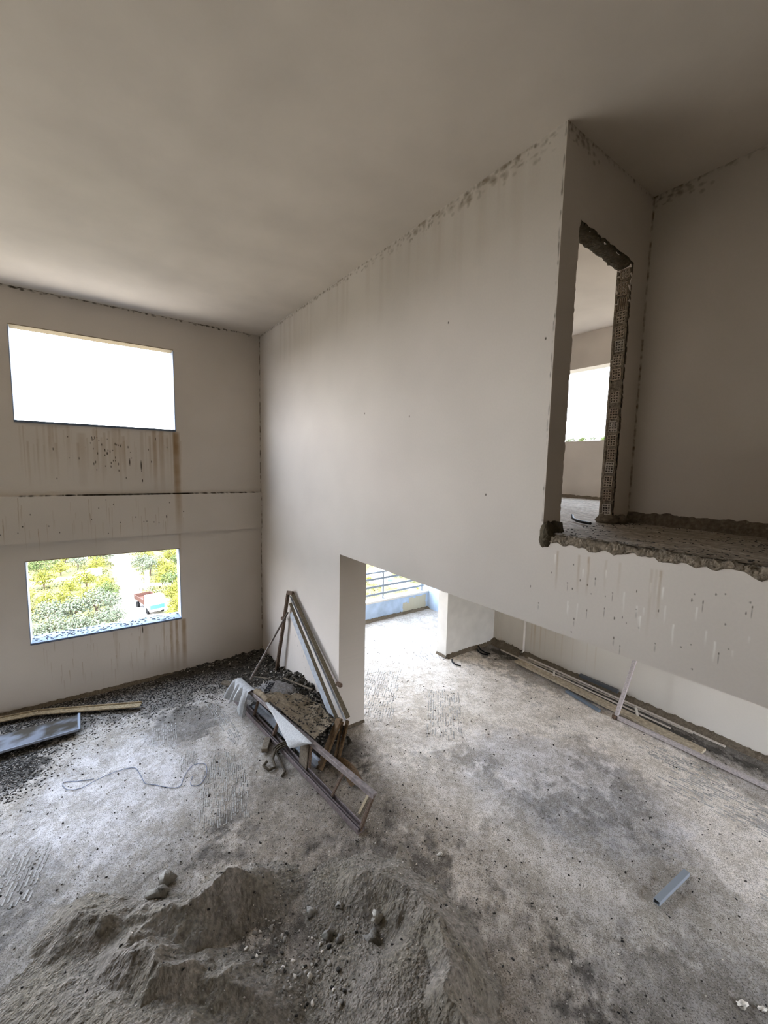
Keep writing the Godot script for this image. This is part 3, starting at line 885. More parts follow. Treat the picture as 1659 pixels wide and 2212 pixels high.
# fine mottling of the floor: dust films, grit and specks, 5 mm a pixel
func floor_image(w: int) -> Image:
	var f := FastNoiseLite.new()
	f.noise_type = FastNoiseLite.TYPE_SIMPLEX_SMOOTH
	var layers := []
	for q in [[0.012, 4, 201], [0.06, 4, 202], [0.35, 2, 203], [0.5, 1, 204]]:
		f.frequency = q[0]; f.fractal_octaves = q[1]; f.seed = q[2]
		layers.append(f.get_image(w, w, false, false, false).get_data())
	var a: PackedByteArray = layers[0]
	var b: PackedByteArray = layers[1]
	var c: PackedByteArray = layers[2]
	var d: PackedByteArray = layers[3]
	var out := PackedByteArray()
	out.resize(w * w * 3)
	for i in w * w:
		var m := (a[i] * 0.7 + b[i] * 0.6 + c[i] * 0.9) / 255.0 - 1.1
		var t := clampf(m * 3.2 + 0.5, 0.0, 1.0)
		var k := 0.80 + 0.17 * t + 0.12 * (c[i] / 255.0 - 0.5)
		if d[i] > 214:
			k *= 0.55
		elif d[i] < 34:
			k = minf(k * 1.2, 1.0)
		k = clampf(k, 0.2, 1.0) * 255.0
		out[i * 3] = int(k)
		out[i * 3 + 1] = int(k * (0.985 + 0.015 * t))
		out[i * 3 + 2] = int(k * (0.95 + 0.05 * t))
	return Image.create_from_data(w, w, false, Image.FORMAT_RGB8, out)

func floor_h(x: float, z: float) -> float:
	return 0.010 * noise_a.get_noise_2d(x * 1.3, z * 1.3) + 0.007 * noise_b.get_noise_2d(x, z) + 0.004 * noise_c.get_noise_2d(x * 1.2, z * 1.2) - 0.006

func build_floor() -> void:
	var fm := mat("floor", Color.WHITE, 0.95)
	fm.albedo_texture = ImageTexture.create_from_image(floor_image(1792))
	fm.vertex_color_use_as_albedo = true
	fm.heightmap_enabled = true
	fm.heightmap_texture = noise_tex(0.09, 0.0, 1.0, 38, 5, 1024)
	fm.heightmap_scale = 0.5
	fm.uv1_triplanar = false
	var mb := MB.new()
	var pts := []
	var cols := []
	var nx := 420
	var nz := 410
	for i in nx + 1:
		var row := []
		var crow := []
		var x := lerpf(-0.25, 8.6, float(i) / nx)
		for j in nz + 1:
			var z := lerpf(-4.36, 4.4, float(j) / nz)
			row.append(Vector3(x, floor_h(x, z), z))
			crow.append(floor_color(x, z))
		pts.append(row)
		cols.append(crow)
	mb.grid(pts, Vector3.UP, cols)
	mb.tint = Color(0.35, 0.33, 0.3)
	mb.box(Vector3(5.1, -0.2, 0.5), Vector3(11.0, 0.28, 10.2))
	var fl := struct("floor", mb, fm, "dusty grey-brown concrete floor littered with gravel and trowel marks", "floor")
	# notched-trowel ridges of old adhesive: [cx, cz, angle, length, width, spacing]
	mb = MB.new()
	for q in [[3.05, 1.52, 0.26, 0.85, 0.50, 0.021, 0.42], [2.6, 1.42, 0.2, 0.4, 0.3, 0.022, 0.4], [1.62, 1.9, 0.12, 0.42, 0.30, 0.024, 0.5], [1.75, 1.2, -0.05, 1.1, 0.18, 0.024, 0.42], [3.05, 3.2, 0.25, 0.55, 0.34, 0.035, 0.46], [2.3, 1.75, 0.2, 0.3, 0.2, 0.022, 0.44], [6.3, -2.85, -0.1, 1.3, 0.55, 0.035, 0.52], [5.7, -3.15, -0.15, 0.9, 0.3, 0.03, 0.45], [7.2, -2.2, -0.15, 1.0, 0.7, 0.035, 0.5], [2.3, -1.0, 0.75, 1.5, 0.7, 0.035, 0.62], [3.3, -1.5, 0.75, 1.2, 0.5, 0.035, 0.6], [1.3, -2.9, 0.4, 1.5, 0.8, 0.05, 0.62]]:
		var dir := Vector3(cos(q[2]), 0, sin(q[2]))
		var across := Vector3(-dir.z, 0, dir.x)
		var n := int(q[4] / q[5])
		for k in n:
			var off: float = (k - n * 0.5) * q[5]
			var s: float = -q[3] * 0.5 + rng.randf_range(0.0, 0.15)
			while s < q[3] * 0.5:
				var ln := rng.randf_range(0.02, 0.10)
				if rng.randf() < 0.7:
					var a: Vector3 = Vector3(q[0], 0, q[1]) + dir * s + across * (off + 0.003 * sin(s * 20.0 + k))
					var b: Vector3 = Vector3(q[0], 0, q[1]) + dir * (s + ln) + across * (off + 0.003 * sin((s + ln) * 20.0 + k))
					a.y = floor_h(a.x, a.z) + 0.0005
					b.y = floor_h(b.x, b.z) + 0.0005
					var c: float = q[6] * rng.randf_range(0.85, 1.3)
					mb.tint = Color(c, c * 0.95, c * 0.87)
					mb.bar(a, b, q[5] * rng.randf_range(0.38, 0.55), 0.008, Vector3.UP, 0.002)
				s += ln + rng.randf_range(0.0, 0.05) * (2.0 if rng.randf() < 0.2 else 0.4)
	var rm := grain(mat("ridge", Color.WHITE, 0.95), 2.0, 0.75, 1.0, 35, 0.0, 0.03)
	rm.vertex_color_use_as_albedo = true
	var rd := obj("adhesive_ridges", mb, rm, fl)
	rd.set_meta("kind", "stuff")
	# footprints pressed in the dust near the right heap
	var gl := grain(mat("ground_dust", Color(0.58, 0.54, 0.48)), 1.5, 0.8, 1.0, 37, 0.5, 0.03)
	for q in [[5.13, 0.44, -1.2], [4.8, 0.42, -0.5]]:
		mb = MB.new()
		var rim := []
		for i in 33:
			var an := TAU * i / 32.0
			var lx := 0.135 * cos(an)
			var lz := (0.043 + 0.008 * cos(an) - 0.008 * cos(2.0 * an)) * sin(an)
			var row := []
			for kk: Vector2 in [Vector2(1.16, 0.0), Vector2(1.05, 0.007), Vector2(0.92, 0.003), Vector2(0.0, 0.001)]:
				var p := Vector3(lx * kk.x, 0, lz * kk.x).rotated(Vector3.UP, q[2]) + Vector3(q[0], 0, q[1])
				p.y = floor_h(p.x, p.z) + kk.y + 0.001
				row.append(p)
			rim.append(row)
		mb.grid(rim, Vector3.UP)
		obj("footprint", mb, gl, fl)

# ------------------------------------------------------------------ land below the building
func land(x: float, z: float) -> float:
	var y := -14.5
	if z < -8.0:
		y -= 0.19 * minf(-8.0 - z, 60.0)
	if z < -78.0:
		y = minf(y + 0.75 * (-78.0 - z), 12.2)
	return y + 0.25 * noise_a.get_noise_2d(x * 0.12, z * 0.12)

func seg_dist(p: Vector2, a: Vector2, b: Vector2) -> float:
	return p.distance_to(Geometry2D.get_closest_point_to_segment(p, a, b))

func road(x: float, z: float) -> float:
	var p := Vector2(x, z)
	var path := [Vector3(-42, -1.2, 1.3), Vector3(-50, -1.6, 1.3), Vector3(-57, -2.0, 1.2), Vector3(-64, -3.0, 1.2), Vector3(-70, -2.6, 0.9), Vector3(-80, -2.5, 1.0), Vector3(-130, -2.0, 1.3)]
	var d := 99.0
	for i in path.size() - 1:
		d = minf(d, seg_dist(p, Vector2(path[i].x, path[i].y), Vector2(path[i + 1].x, path[i + 1].y)) - path[i].z)
	d = minf(d, seg_dist(p, Vector2(-62, -4), Vector2(-60, -12)) - 1.0)
	d = minf(d, seg_dist(p, Vector2(-70.5, 12), Vector2(-72.5, 5.2)) - 0.7)
	d = minf(d, seg_dist(p, Vector2(-46, -2.4), Vector2(-53, -4.0)) - 1.6)
	d = minf(d, seg_dist(p, Vector2(-60, -62), Vector2(-74, -53)) - 5.5)
	d = minf(d, seg_dist(p, Vector2(-74, -53), Vector2(-100, -78)) - 2.5)
	return d + 0.7 * noise_b.get_noise_2d(x * 0.15, z * 0.15)

func build_outdoors() -> void:
	var gm := grain(mat("ground", Color.WHITE, 1.0), 0.25, 0.6, 1.0, 101, 0.0, 0.03)
	gm.vertex_color_use_as_albedo = true
	var mb := MB.new()
	var pts := []
	var cols := []
	for i in 151:
		var x := lerpf(-8.0, -230.0, pow(i / 150.0, 1.15))
		var row := []
		var crow := []
		for j in 171:
			var z := lerpf(70.0, -175.0, j / 170.0)
			row.append(Vector3(x, land(x, z), z))
			var t := smoothstep(-0.4, 0.5, road(x, z))
			var k := 0.5 + 0.5 * noise_a.get_noise_2d(x * 0.2, z * 0.2)
			var g := Color(0.20, 0.165, 0.05).lerp(Color(0.13, 0.13, 0.05), clampf(k, 0, 1))
			var bounce_ground := maxf(smoothstep(-38.0, -34.0, x), maxf(smoothstep(18.0, 24.0, z), 1.0 - smoothstep(-100.0, -90.0, z)) * 0.6)  # pale ground out of view, added to bounce sunlight up to the ceiling
			g = g.lerp(Color(0.58, 0.50, 0.39), bounce_ground)
			crow.append(Color(0.56, 0.50, 0.43).lerp(g, t))
		pts.append(row)
		cols.append(crow)
	mb.grid(pts, Vector3.UP, cols)
	tag(obj("ground", mb, gm), "sunlit grassy land with pale dirt roads far below the building", "ground", "", "structure")
	# trees
	var kinds := []
	for k in 4:
		kinds.append([leaf_mesh(k), trunk_mesh(k)])
	var n := 0
	var spots := [[-42.9, 6.8, 0], [-43.4, 5.2, 0], [-43.7, 3.5, 0], [-44.0, 1.6, 0], [-44.9, 0.6, 0], [-48.4, 6.0, 0], [-48.8, 4.0, 0], [-49.3, 1.9, 0], [-51.5, 0.5, 0], [-54.5, 0.6, 3], [-53.2, 4.9, 1], [-56.4, 6.8, 1], [-56.1, 2.6, 1], [-61.0, 4.6, 1], [-64.1, 2.8, 1], [-72.0, 8.6, 3], [-74.8, 6.0, 1], [-78.5, 3.8, 0], [-73.1, 1.3, 1], [-79.0, 0.4, 0], [-71.4, -4.9, 0], [-67.2, -5.6, 0], [-66.3, -7.2, 1], [-63.2, -7.8, 1], [-60.1, -6.3, 1], [-55.2, -7.0, 3], [-51.5, -6.4, 1], [-52.5, -7.2, 1], [-46.6, -6.1, 1], [-43.1, -5.6, 1], [-76.3, -6.0, 1], [-76.8, -10.1, 1], [-66.8, 7.6, 1], [-60.6, 0.8, 1], [-39.5, 4.4, 0], [-40.0, 1.8, 0], [-39.0, 7.5, 1], [-58.0, 9.5, 1], [-80.0, 8.0, 3], [-84.0, 5.6, 1], [-85.0, -1.0, 3], [-84.0, -6.0, 3], [-88.0, 2.0, 0], [-47.0, 9.0, 0], [-90.0, -9.0, 1], [-70.0, -10.5, 3], [-92.0, 9.0, 1], [-58.0, -10.5, 3], [-50.0, -10.0, 1], [-44.0, -9.0, 0], [-56.0, 12.5, 0], [-66.0, 13.5, 1], [-46.0, 13.0, 0], [-77.0, 13.0, 3]]
	var names := ["grey-green olive tree in the grove seen through the lower window", "yellow-green bushy citrus tree in the grove seen through the lower window", "", "broad deep-green tree at the edge of the grove by the dirt road"]
	for s in spots:
		var k: int = s[2]
		tree(kinds[k], Vector3(s[0], land(s[0], s[1]) - 0.1, s[1]), rng.randf_range(0.85, 1.25) * (0.8 if k == 1 else 0.95), names[k], ["grove olives", "grove citrus", "", "grove broadleaves"][k])
	for s in [[-84, -50], [-88, -56], [-94, -60], [-80, -44], [-98, -70], [-104, -64], [-62, -47], [-66, -46.5], [-60.5, -56.0], [-62.5, -57.5]]:
		tree(kinds[1], Vector3(s[0], land(s[0], s[1]) - 0.1, s[1]), rng.randf_range(0.6, 1.0) if s[0] < -65 else 0.4, "yellowish shrubby tree below the balcony railing", "shrubs below the balcony")
	for k in 34:
		var x := lerpf(-108.0, -28.0, k / 33.0) + rng.randf_range(-1.0, 1.0)
		var z := -130.0 - rng.randf_range(0, 4)
		tree(kinds[3 if k % 3 else 0], Vector3(x, land(x, z) - 0.3, z), rng.randf_range(0.8, 1.15), "distant green tree on the hilltop seen above the parapet of the upper room", "hilltop trees")
	undergrowth()
	build_truck()
	build_car()
	# small white structures in the grove
	var wp := mat("white_paint", Color(0.85, 0.84, 0.82), 0.8)
	var t := thing("picket_fence", "small white slatted fence among the trees beyond the grove", "fence", Vector3(-84.5, land(-84.5, 4.0), 4.0))
	for k in 10:
		mb = MB.new()
		mb.box(Vector3(0, 0.55, -1.5 + k * 0.33), Vector3(0.05, 1.1, 0.14), Basis.IDENTITY, 0.01)
		obj("picket", mb, wp, t)
	mb = MB.new()
	mb.box(Vector3(0.04, 0.35, 0), Vector3(0.04, 0.08, 3.2)); mb.box(Vector3(0.04, 0.85, 0), Vector3(0.04, 0.08, 3.2))
	obj("rail", mb, wp, t)
	for q in [[-62.7, -4.6, 0.55, 2.0, "white gatepost at the turn of the dirt road"], [-69.6, -1.3, 0.6, 1.6, "white wall stub on the left side of the dirt road"]]:
		t = thing("gatepost", q[4], "post", Vector3(q[0], land(q[0], q[1]), q[1]))
		mb = MB.new()
		mb.box(Vector3(0, q[3] * 0.5, 0), Vector3(q[2] * 0.7, q[3], q[2]), Basis.IDENTITY, 0.03)
		obj("shaft", mb, wp, t)
		mb = MB.new()
		mb.box(Vector3(0, q[3] + 0.04, 0), Vector3(q[2] * 0.85, 0.1, q[2] * 1.15), Basis.IDENTITY, 0.02)
		obj("cap", mb, wp, t)
	for q in [[-70.5, 3.0, 1.6, "white sheet roof of a low shed left of the road"], [-72.0, 1.6, 2.0, "white sheet roof of a low shed nearest the road"], [-63.0, -8.8, 2.2, "white sheet roof of a low shed right of the gatepost"]]:
		t = thing("shed", q[3], "shed", Vector3(q[0], land(q[0], q[1]), q[1]))
		mb = MB.new()
		mb.box(Vector3(0, 0.5, 0), Vector3(1.4, 1.0, q[2] * 0.9), Basis.IDENTITY, 0.02)
		obj("walls", mb, wp, t)
		mb = MB.new()
		mb.box(Vector3(0, 1.06, 0), Vector3(1.7, 0.06, q[2]), Basis(Vector3.BACK, 0.08), 0.01)
		obj("roof", mb, wp, t)

func undergrowth() -> void:
	var mm := MultiMesh.new()
	mm.transform_format = MultiMesh.TRANSFORM_3D
	mm.use_colors = true
	var mb := MB.new()
	var r := RandomNumberGenerator.new()
	r.seed = 77
	for k in 46:
		var d := Vector3(r.randfn(), absf(r.randfn()) * 0.7, r.randfn()).normalized()
		var p := d * r.randf_range(0.3, 1.0) * Vector3(0.8, 0.6, 0.8)
		var u := Vector3(r.randfn(), r.randfn(), r.randfn()).normalized()
		var w := u.cross(d + Vector3.UP).normalized()
		var s := r.randf_range(0.06, 0.16)
		var b := r.randf_range(0.5, 1.3)
		mb.tint = Color(b, b, b)
		mb.quad(p - u * s, p - w * s * 0.5, p + u * s, p + w * s * 0.5, (d + Vector3.UP).normalized())
	mm.mesh = mb.mesh(mats["leaves"])
	var tr: Array[Transform3D] = []
	var tc: Array[Color] = []
	for k in 9000:
		var x := rng.randf_range(-100.0, -36.0)
		var z := rng.randf_range(-22.0, 20.0)
		if k > 5500:
			x = rng.randf_range(-110.0, -50.0)
			z = rng.randf_range(-76.0, -36.0)
		if road(x, z) < 0.3 or noise_a.get_noise_2d(x * 0.25, z * 0.25) + 0.25 < rng.randf() * 0.6:
			continue
		var s := rng.randf_range(0.5, 1.2)
		tr.append(Transform3D(Basis(Vector3.UP, rng.randf() * TAU).scaled(Vector3(s, s * rng.randf_range(0.6, 1.2), s)), Vector3(x, land(x, z), z)))
		tc.append([Color(0.11, 0.12, 0.06), Color(0.155, 0.145, 0.03), Color(0.18, 0.155, 0.05)][rng.randi() % 3])
	mm.instance_count = tr.size()
	for i in tr.size():
		mm.set_instance_transform(i, tr[i])
		mm.set_instance_color(i, tc[i])
	var o := MultiMeshInstance3D.new()
	o.name = "undergrowth"
	o.multimesh = mm
	add_child(o)
	tag(o, "low weeds and scrub growing between the trees far below", "weeds", "", "stuff")

func leaf_mesh(kind: int) -> ArrayMesh:
	var r := RandomNumberGenerator.new()
	r.seed = 40 + kind
	var mb := MB.new()
	var base: Color = [Color(0.105, 0.118, 0.07), Color(0.15, 0.145, 0.02), Color(0.13, 0.14, 0.04), Color(0.075, 0.095, 0.027)][kind]
	var lobes := []
	for k in 7:
		var an := TAU * k / 7.0 + r.randf() * 0.5
		lobes.append([Vector3(cos(an) * r.randf_range(0.5, 1.1), r.randf_range(1.5, 2.5), sin(an) * r.randf_range(0.5, 1.1)), r.randf_range(0.65, 0.95)])
	lobes.append([Vector3(0, 2.7, 0), 0.8])
	for k in 1300:
		var l: Array = lobes[k % lobes.size()]
		var d := Vector3(r.randfn(), r.randfn(), r.randfn()).normalized()
		var p: Vector3 = l[0] + d * l[1] * sqrt(r.randf_range(0.35, 1.0))
		var nr := (d + Vector3(r.randfn(), r.randfn(), r.randfn()) * 0.6 + Vector3.UP * 0.4).normalized()
		var u := nr.cross(Vector3(r.randfn(), r.randfn(), r.randfn())).normalized()
		var w := nr.cross(u)
		var s := r.randf_range(0.07, 0.17)
		var b := r.randf_range(0.45, 1.35)
		mb.tint = Color(base.r * b * r.randf_range(0.9, 1.1), base.g * b, base.b * b)
		mb.quad(p - u * s, p - w * s * 0.45, p + u * s, p + w * s * 0.45, nr)
	var m := mat("leaves", Color.WHITE, 0.8)
	m.vertex_color_use_as_albedo = true
	return mb.mesh(m)

func trunk_mesh(kind: int) -> ArrayMesh:
	var mb := MB.new()
	mb.tube([Vector3(0, 0, 0), Vector3(0.05, 0.6, 0.03), Vector3(-0.02, 1.3, 0)], 0.13, 7)
	for k in 4:
		var an := TAU * k / 4.0 + kind
		mb.tube([Vector3(-0.02, 1.1, 0), Vector3(cos(an) * 0.4, 1.7, sin(an) * 0.4), Vector3(cos(an) * 0.8, 2.2, sin(an) * 0.8)], 0.05, 5)
	return mb.mesh(mat("bark", Color(0.36, 0.30, 0.24), 1.0))

func tree(kind: Array, at: Vector3, size: float, label: String, group: String) -> void:
	var t := thing("tree", label, "tree", at, group)
	t.rotation.y = rng.randf() * TAU
	t.scale = Vector3(size, size * rng.randf_range(0.9, 1.1), size)
	obj("crown", kind[0], null, t)
	obj("trunk", kind[1], null, t)

func build_truck() -> void:
	var at := Vector3(-50.0, land(-50.0, -3.5), -3.5)
	var t := thing("truck", "small white and light blue flatbed truck with a brown bed parked by the dirt road", "truck", at)
	t.rotation.y = deg_to_rad(12.0)
	var white := mat("truck_white", Color(0.83, 0.83, 0.82), 0.4)
	var blue := mat("truck_blue", Color(0.25, 0.55, 0.72), 0.4)
	var dark := mat("tyre", Color(0.05, 0.05, 0.05), 0.8)
	var glass := mat("truck_glass", Color(0.75, 0.80, 0.85), 0.15)
	var mb := MB.new()  # +x is the front
	var prof := PackedVector2Array([Vector2(0.9, 0.55), Vector2(2.45, 0.55), Vector2(2.5, 1.25), Vector2(2.2, 2.05), Vector2(2.0, 2.15), Vector2(0.95, 2.15)])
	var cab := obj("cab", extrude(prof, Vector3(0, 0, 0.9), Vector3.RIGHT, Vector3.UP, Vector3.FORWARD * 1.8), white, t)
	mb = MB.new()
	mb.quad(Vector3(2.49, 1.32, 0.78), Vector3(2.49, 1.32, -0.78), Vector3(2.24, 2.0, -0.74), Vector3(2.24, 2.0, 0.74), Vector3(0.9, 0.35, 0))
	obj("windscreen", mb, glass, cab)
	mb = MB.new()
	mb.box(Vector3(2.52, 0.95, 0), Vector3(0.06, 0.5, 1.6), Basis.IDENTITY, 0.02)
	obj("grille", mb, blue, cab)
	mb = MB.new()
	mb.box(Vector3(2.55, 0.55, 0), Vector3(0.14, 0.22, 1.8), Basis.IDENTITY, 0.03)
	obj("bumper", mb, white, cab)
	mb = MB.new()
	mb.box(Vector3(-0.9, 1.0, 0), Vector3(3.4, 0.12, 1.9), Basis.IDENTITY, 0.02)
	for s: float in [-1.0, 1.0]:
		mb.box(Vector3(-0.9, 1.28, s * 0.93), Vector3(3.4, 0.5, 0.06), Basis.IDENTITY, 0.01)
	mb.box(Vector3(-2.57, 1.28, 0), Vector3(0.06, 0.5, 1.9), Basis.IDENTITY, 0.01)
	mb.box(Vector3(0.78, 1.5, 0), Vector3(0.06, 0.9, 1.9), Basis.IDENTITY, 0.01)
	obj("flatbed", mb, mat("truck_brown", Color(0.30, 0.20, 0.16), 0.8), t)
	mb = MB.new()
	mb.box(Vector3(-0.6, 0.72, 0), Vector3(4.4, 0.22, 0.8), Basis.IDENTITY, 0.02)
	obj("chassis", mb, dark, t)
	for q in [[1.7, 0.8], [1.7, -0.8], [-1.7, 0.8], [-1.7, -0.8]]:
		mb = MB.new()
		mb.tube([Vector3(q[0], 0.38, q[1] - 0.12), Vector3(q[0], 0.38, q[1] + 0.12)], 0.38, 14)
		obj("wheel", mb, dark, t)

func build_car() -> void:
	var at := Vector3(-68.7, land(-68.7, -54.5), -54.5)
	var t := thing("car", "small white car with a blue rear window seen through the balcony railing", "car", at)
	t.rotation.y = deg_to_rad(143.0)
	var white := mat("car_white", Color(0.55, 0.57, 0.60), 0.3)
	var prof := PackedVector2Array([Vector2(-1.95, 0.3), Vector2(1.95, 0.3), Vector2(1.95, 0.75), Vector2(1.1, 0.95), Vector2(0.5, 1.45), Vector2(-1.3, 1.45), Vector2(-1.85, 0.95)])
	var body := obj("body", extrude(prof, Vector3(0, 0, 0.85), Vector3.RIGHT, Vector3.UP, Vector3.FORWARD * 1.7), white, t)
	var mb := MB.new()
	mb.quad(Vector3(-1.86, 0.97, 0.62), Vector3(-1.86, 0.97, -0.62), Vector3(-1.35, 1.4, -0.56), Vector3(-1.35, 1.4, 0.56), Vector3(-0.7, 0.7, 0))
	obj("rear_window", mb, mat("car_glass", Color(0.20, 0.42, 0.55), 0.1), body)
	for s: float in [-1.0, 1.0]:
		mb = MB.new()
		mb.box(Vector3(-1.9, 0.72, s * 0.7), Vector3(0.14, 0.16, 0.26), Basis.IDENTITY, 0.02)
		obj("tail_lamp", mb, mat("tail_red", Color(0.6, 0.05, 0.05), 0.3), body)
		for x: float in [-1.25, 1.25]:
			mb = MB.new()
			mb.tube([Vector3(x, 0.3, s * 0.75 - 0.1), Vector3(x, 0.3, s * 0.75 + 0.1)], 0.3, 12)
			obj("wheel", mb, mats["tyre"], t)

# ------------------------------------------------------------------ sand heaps
func ridge_h(p: Vector2, line: Array, wd: float, pw: float) -> float:
	var best := 0.0
	for i in line.size() - 1:
		var a := Vector2(line[i][0], line[i][1])
		var b := Vector2(line[i + 1][0], line[i + 1][1])
		var t := clampf((p - a).dot(b - a) / (b - a).length_squared(), 0.0, 1.0)
		var d := p.distance_to(a.lerp(b, t))
		var h: float = lerpf(line[i][2], line[i + 1][2], t)
		best = maxf(best, h * pow(maxf(0.0, 1.0 - d / wd), pw))
	return best

func heap1(x: float, z: float) -> float:
	var p := Vector2(x + 0.05 * noise_b.get_noise_2d(x, z), z + 0.05 * noise_b.get_noise_2d(x + 9.0, z))
	var a := ridge_h(p, [[4.4, 1.5, 0.10], [4.35, 1.65, 0.24], [4.31, 1.84, 0.34], [4.35, 2.01, 0.27], [4.32, 2.13, 0.22], [4.2, 2.33, 0.18], [4.1, 2.5, 0.12], [4.02, 2.62, 0.17], [3.85, 2.8, 0.15]], 0.30, 1.15)
	var b := ridge_h(p, [[4.25, 2.36, 0.17], [4.4, 2.55, 0.22], [4.52, 2.42, 0.29], [4.73, 2.34, 0.32], [4.8, 2.22, 0.28], [4.86, 2.14, 0.20], [4.95, 2.0, 0.22], [5.1, 1.85, 0.15]], 0.34, 1.1)
	var m := 0.26 * exp(-pow(p.distance_to(Vector2(4.98, 2.62)) / 0.42, 2.0)) + 0.12 * exp(-pow(p.distance_to(Vector2(4.5, 2.9)) / 0.4, 2.0)) + 0.2 * exp(-pow(p.distance_to(Vector2(5.25, 2.3)) / 0.33, 2.0))
	var h := maxf(a, maxf(b, m * 0.9)) + 0.25 * minf(a, m)
	var rough := 0.022 * absf(noise_b.get_noise_2d(x, z)) + 0.009 * noise_c.get_noise_2d(x * 0.6, z * 0.6) + 0.004 * noise_c.get_noise_2d(x * 2.0, z * 2.0)
	return h + rough * clampf(h * 8.0, 0.0, 1.0) - 0.018

func heap2(x: float, z: float) -> float:
	var p := Vector2(x + 0.05 * noise_b.get_noise_2d(x, z), z + 0.05 * noise_b.get_noise_2d(x + 9.0, z))
	var a := ridge_h(p, [[4.7, 1.05, 0.05], [4.83, 0.86, 0.14], [4.99, 0.72, 0.17], [5.25, 0.66, 0.19], [5.51, 0.66, 0.21], [5.73, 0.75, 0.22], [5.85, 0.91, 0.24], [6.1, 0.97, 0.24], [6.4, 1.0, 0.2]], 0.36, 1.1)
	var m := 0.13 * exp(-pow(p.distance_to(Vector2(5.5, 0.95)) / 0.4, 2.0)) + 0.09 * exp(-pow(p.distance_to(Vector2(5.9, 1.25)) / 0.4, 2.0))
	var h := maxf(a, m) + 0.2 * minf(a, m)
	h -= 0.07 * exp(-pow(p.distance_to(Vector2(5.27, 0.97)) / 0.12, 2.0))
	var rough := 0.014 * absf(noise_b.get_noise_2d(x, z)) + 0.007 * noise_c.get_noise_2d(x * 0.6, z * 0.6) + 0.003 * noise_c.get_noise_2d(x * 2.0, z * 2.0)
	return h * 1.18 + rough * clampf(h * 9.0, 0.0, 1.0) - 0.018

func build_heaps() -> void:
	var sm := grain(mat("sand", Color.WHITE, 1.0), 1.6, 0.55, 1.0, 111, 1.5, 0.03)
	sm.vertex_color_use_as_albedo = true
	for q in [[3.45, 5.85, 1.2, 3.5, "grey sand heap with a dug-out hollow in front, at the left", 0], [4.4, 6.7, 0.2, 1.75, "low grey sand heap with stones in its side, right of the dug-out heap", 1]]:
		var pts := []
		var cols := []
		var nx := int((q[1] - q[0]) / 0.011)
		var nz := int((q[3] - q[2]) / 0.011)
		for i in nx + 1:
			var row := []
			var crow := []
			var x := lerpf(q[0], q[1], float(i) / nx)
			for j in nz + 1:
				var z := lerpf(q[2], q[3], float(j) / nz)
				row.append(Vector3(x, heap1(x, z) if q[5] == 0 else heap2(x, z), z))
				var k := 0.35 + 0.08 * noise_b.get_noise_2d(x, z) + 0.09 * noise_c.get_noise_2d(x * 1.5, z * 1.5)
				var br := clampf(0.5 + 1.2 * noise_a.get_noise_2d(x * 2.2 + 7.0, z * 2.2), 0.0, 1.0)
				crow.append(Color(k * 1.05, k * 0.92, k * 0.76).lerp(Color(k * 0.82, k * 0.70, k * 0.50), br * 0.6))
			pts.append(row)
			cols.append(crow)
		var mb := MB.new()
		mb.grid(pts, Vector3.UP, cols)
		tag(obj("sand_heap", mb, sm), q[4], "sand heap")
	# stones that can be told apart
	for q in [[3.83, 2.2, 0.075, 0.05, 0.06, 0.64, "knuckle-shaped grey stone standing behind the left sand heap"], [3.93, 2.27, 0.10, 0.045, 0.055, 0.62, "long grey stone lying behind the left sand heap"], [5.12, 0.93, 0.05, 0.042, 0.045, 0.76, "angular pale stone perched in the side of the right sand heap"], [4.98, 1.26, 0.05, 0.04, 0.036, 0.64, "rounded grey stone left of the right sand heap"], [5.06, 1.22, 0.032, 0.026, 0.03, 0.56, "small brown stone beside the rounded grey stone"], [5.2, 1.02, 0.065, 0.03, 0.05, 0.58, "broad flat stone below the perched stone in the right heap"], [5.13, 1.5, 0.022, 0.016, 0.03, 0.94, "small pale grey stone between the two sand heaps"], [4.96, 0.11, 0.03, 0.012, 0.018, 0.95, "white chip of stone on the bare floor past the right heap"], [4.75, 1.3, 0.05, 0.02, 0.04, 0.64, "flat brownish stone between the heaps, farthest of the flat ones"], [4.86, 1.1, 0.04, 0.024, 0.036, 0.66, "round brownish stone at the left foot of the right heap"], [6.91, -0.79, 0.04, 0.012, 0.026, 0.95, "white flake of plaster in the bottom right corner of the floor"], [6.99, -0.87, 0.03, 0.01, 0.015, 0.95, "thin white sliver beside the white plaster flake"]]:
		var x: float = q[0]
		var z: float = q[1]
		var y := maxf(maxf(heap1(x, z), heap2(x, z)), 0.0)
		var mb := MB.new()
		blob(mb, Vector3(0, q[3] * 0.4, 0), Vector3(q[2], q[3], q[4]) * 0.85, int(x * 100), 6, 0.75)
		var c: float = q[5]
		var o := obj("stone", mb, grain(mat("stone_%d" % int(c * 100), Color(c, c * 0.96, c * 0.89)), 2.5, 0.75, 1.0, 117, 0.4, 0.03))
		o.position = Vector3(x, y - 0.004, z)
		o.rotation.y = fmod(x * 37.0, TAU)
		tag(o, q[6], "stone")

# ------------------------------------------------------------------ steel frame, leaning frame, planks
func part(called: String, mb: MB, m: Material, t: Node3D) -> MeshInstance3D:
	var o := obj(called, mb, m, t)
	o.position = -t.position
	return o

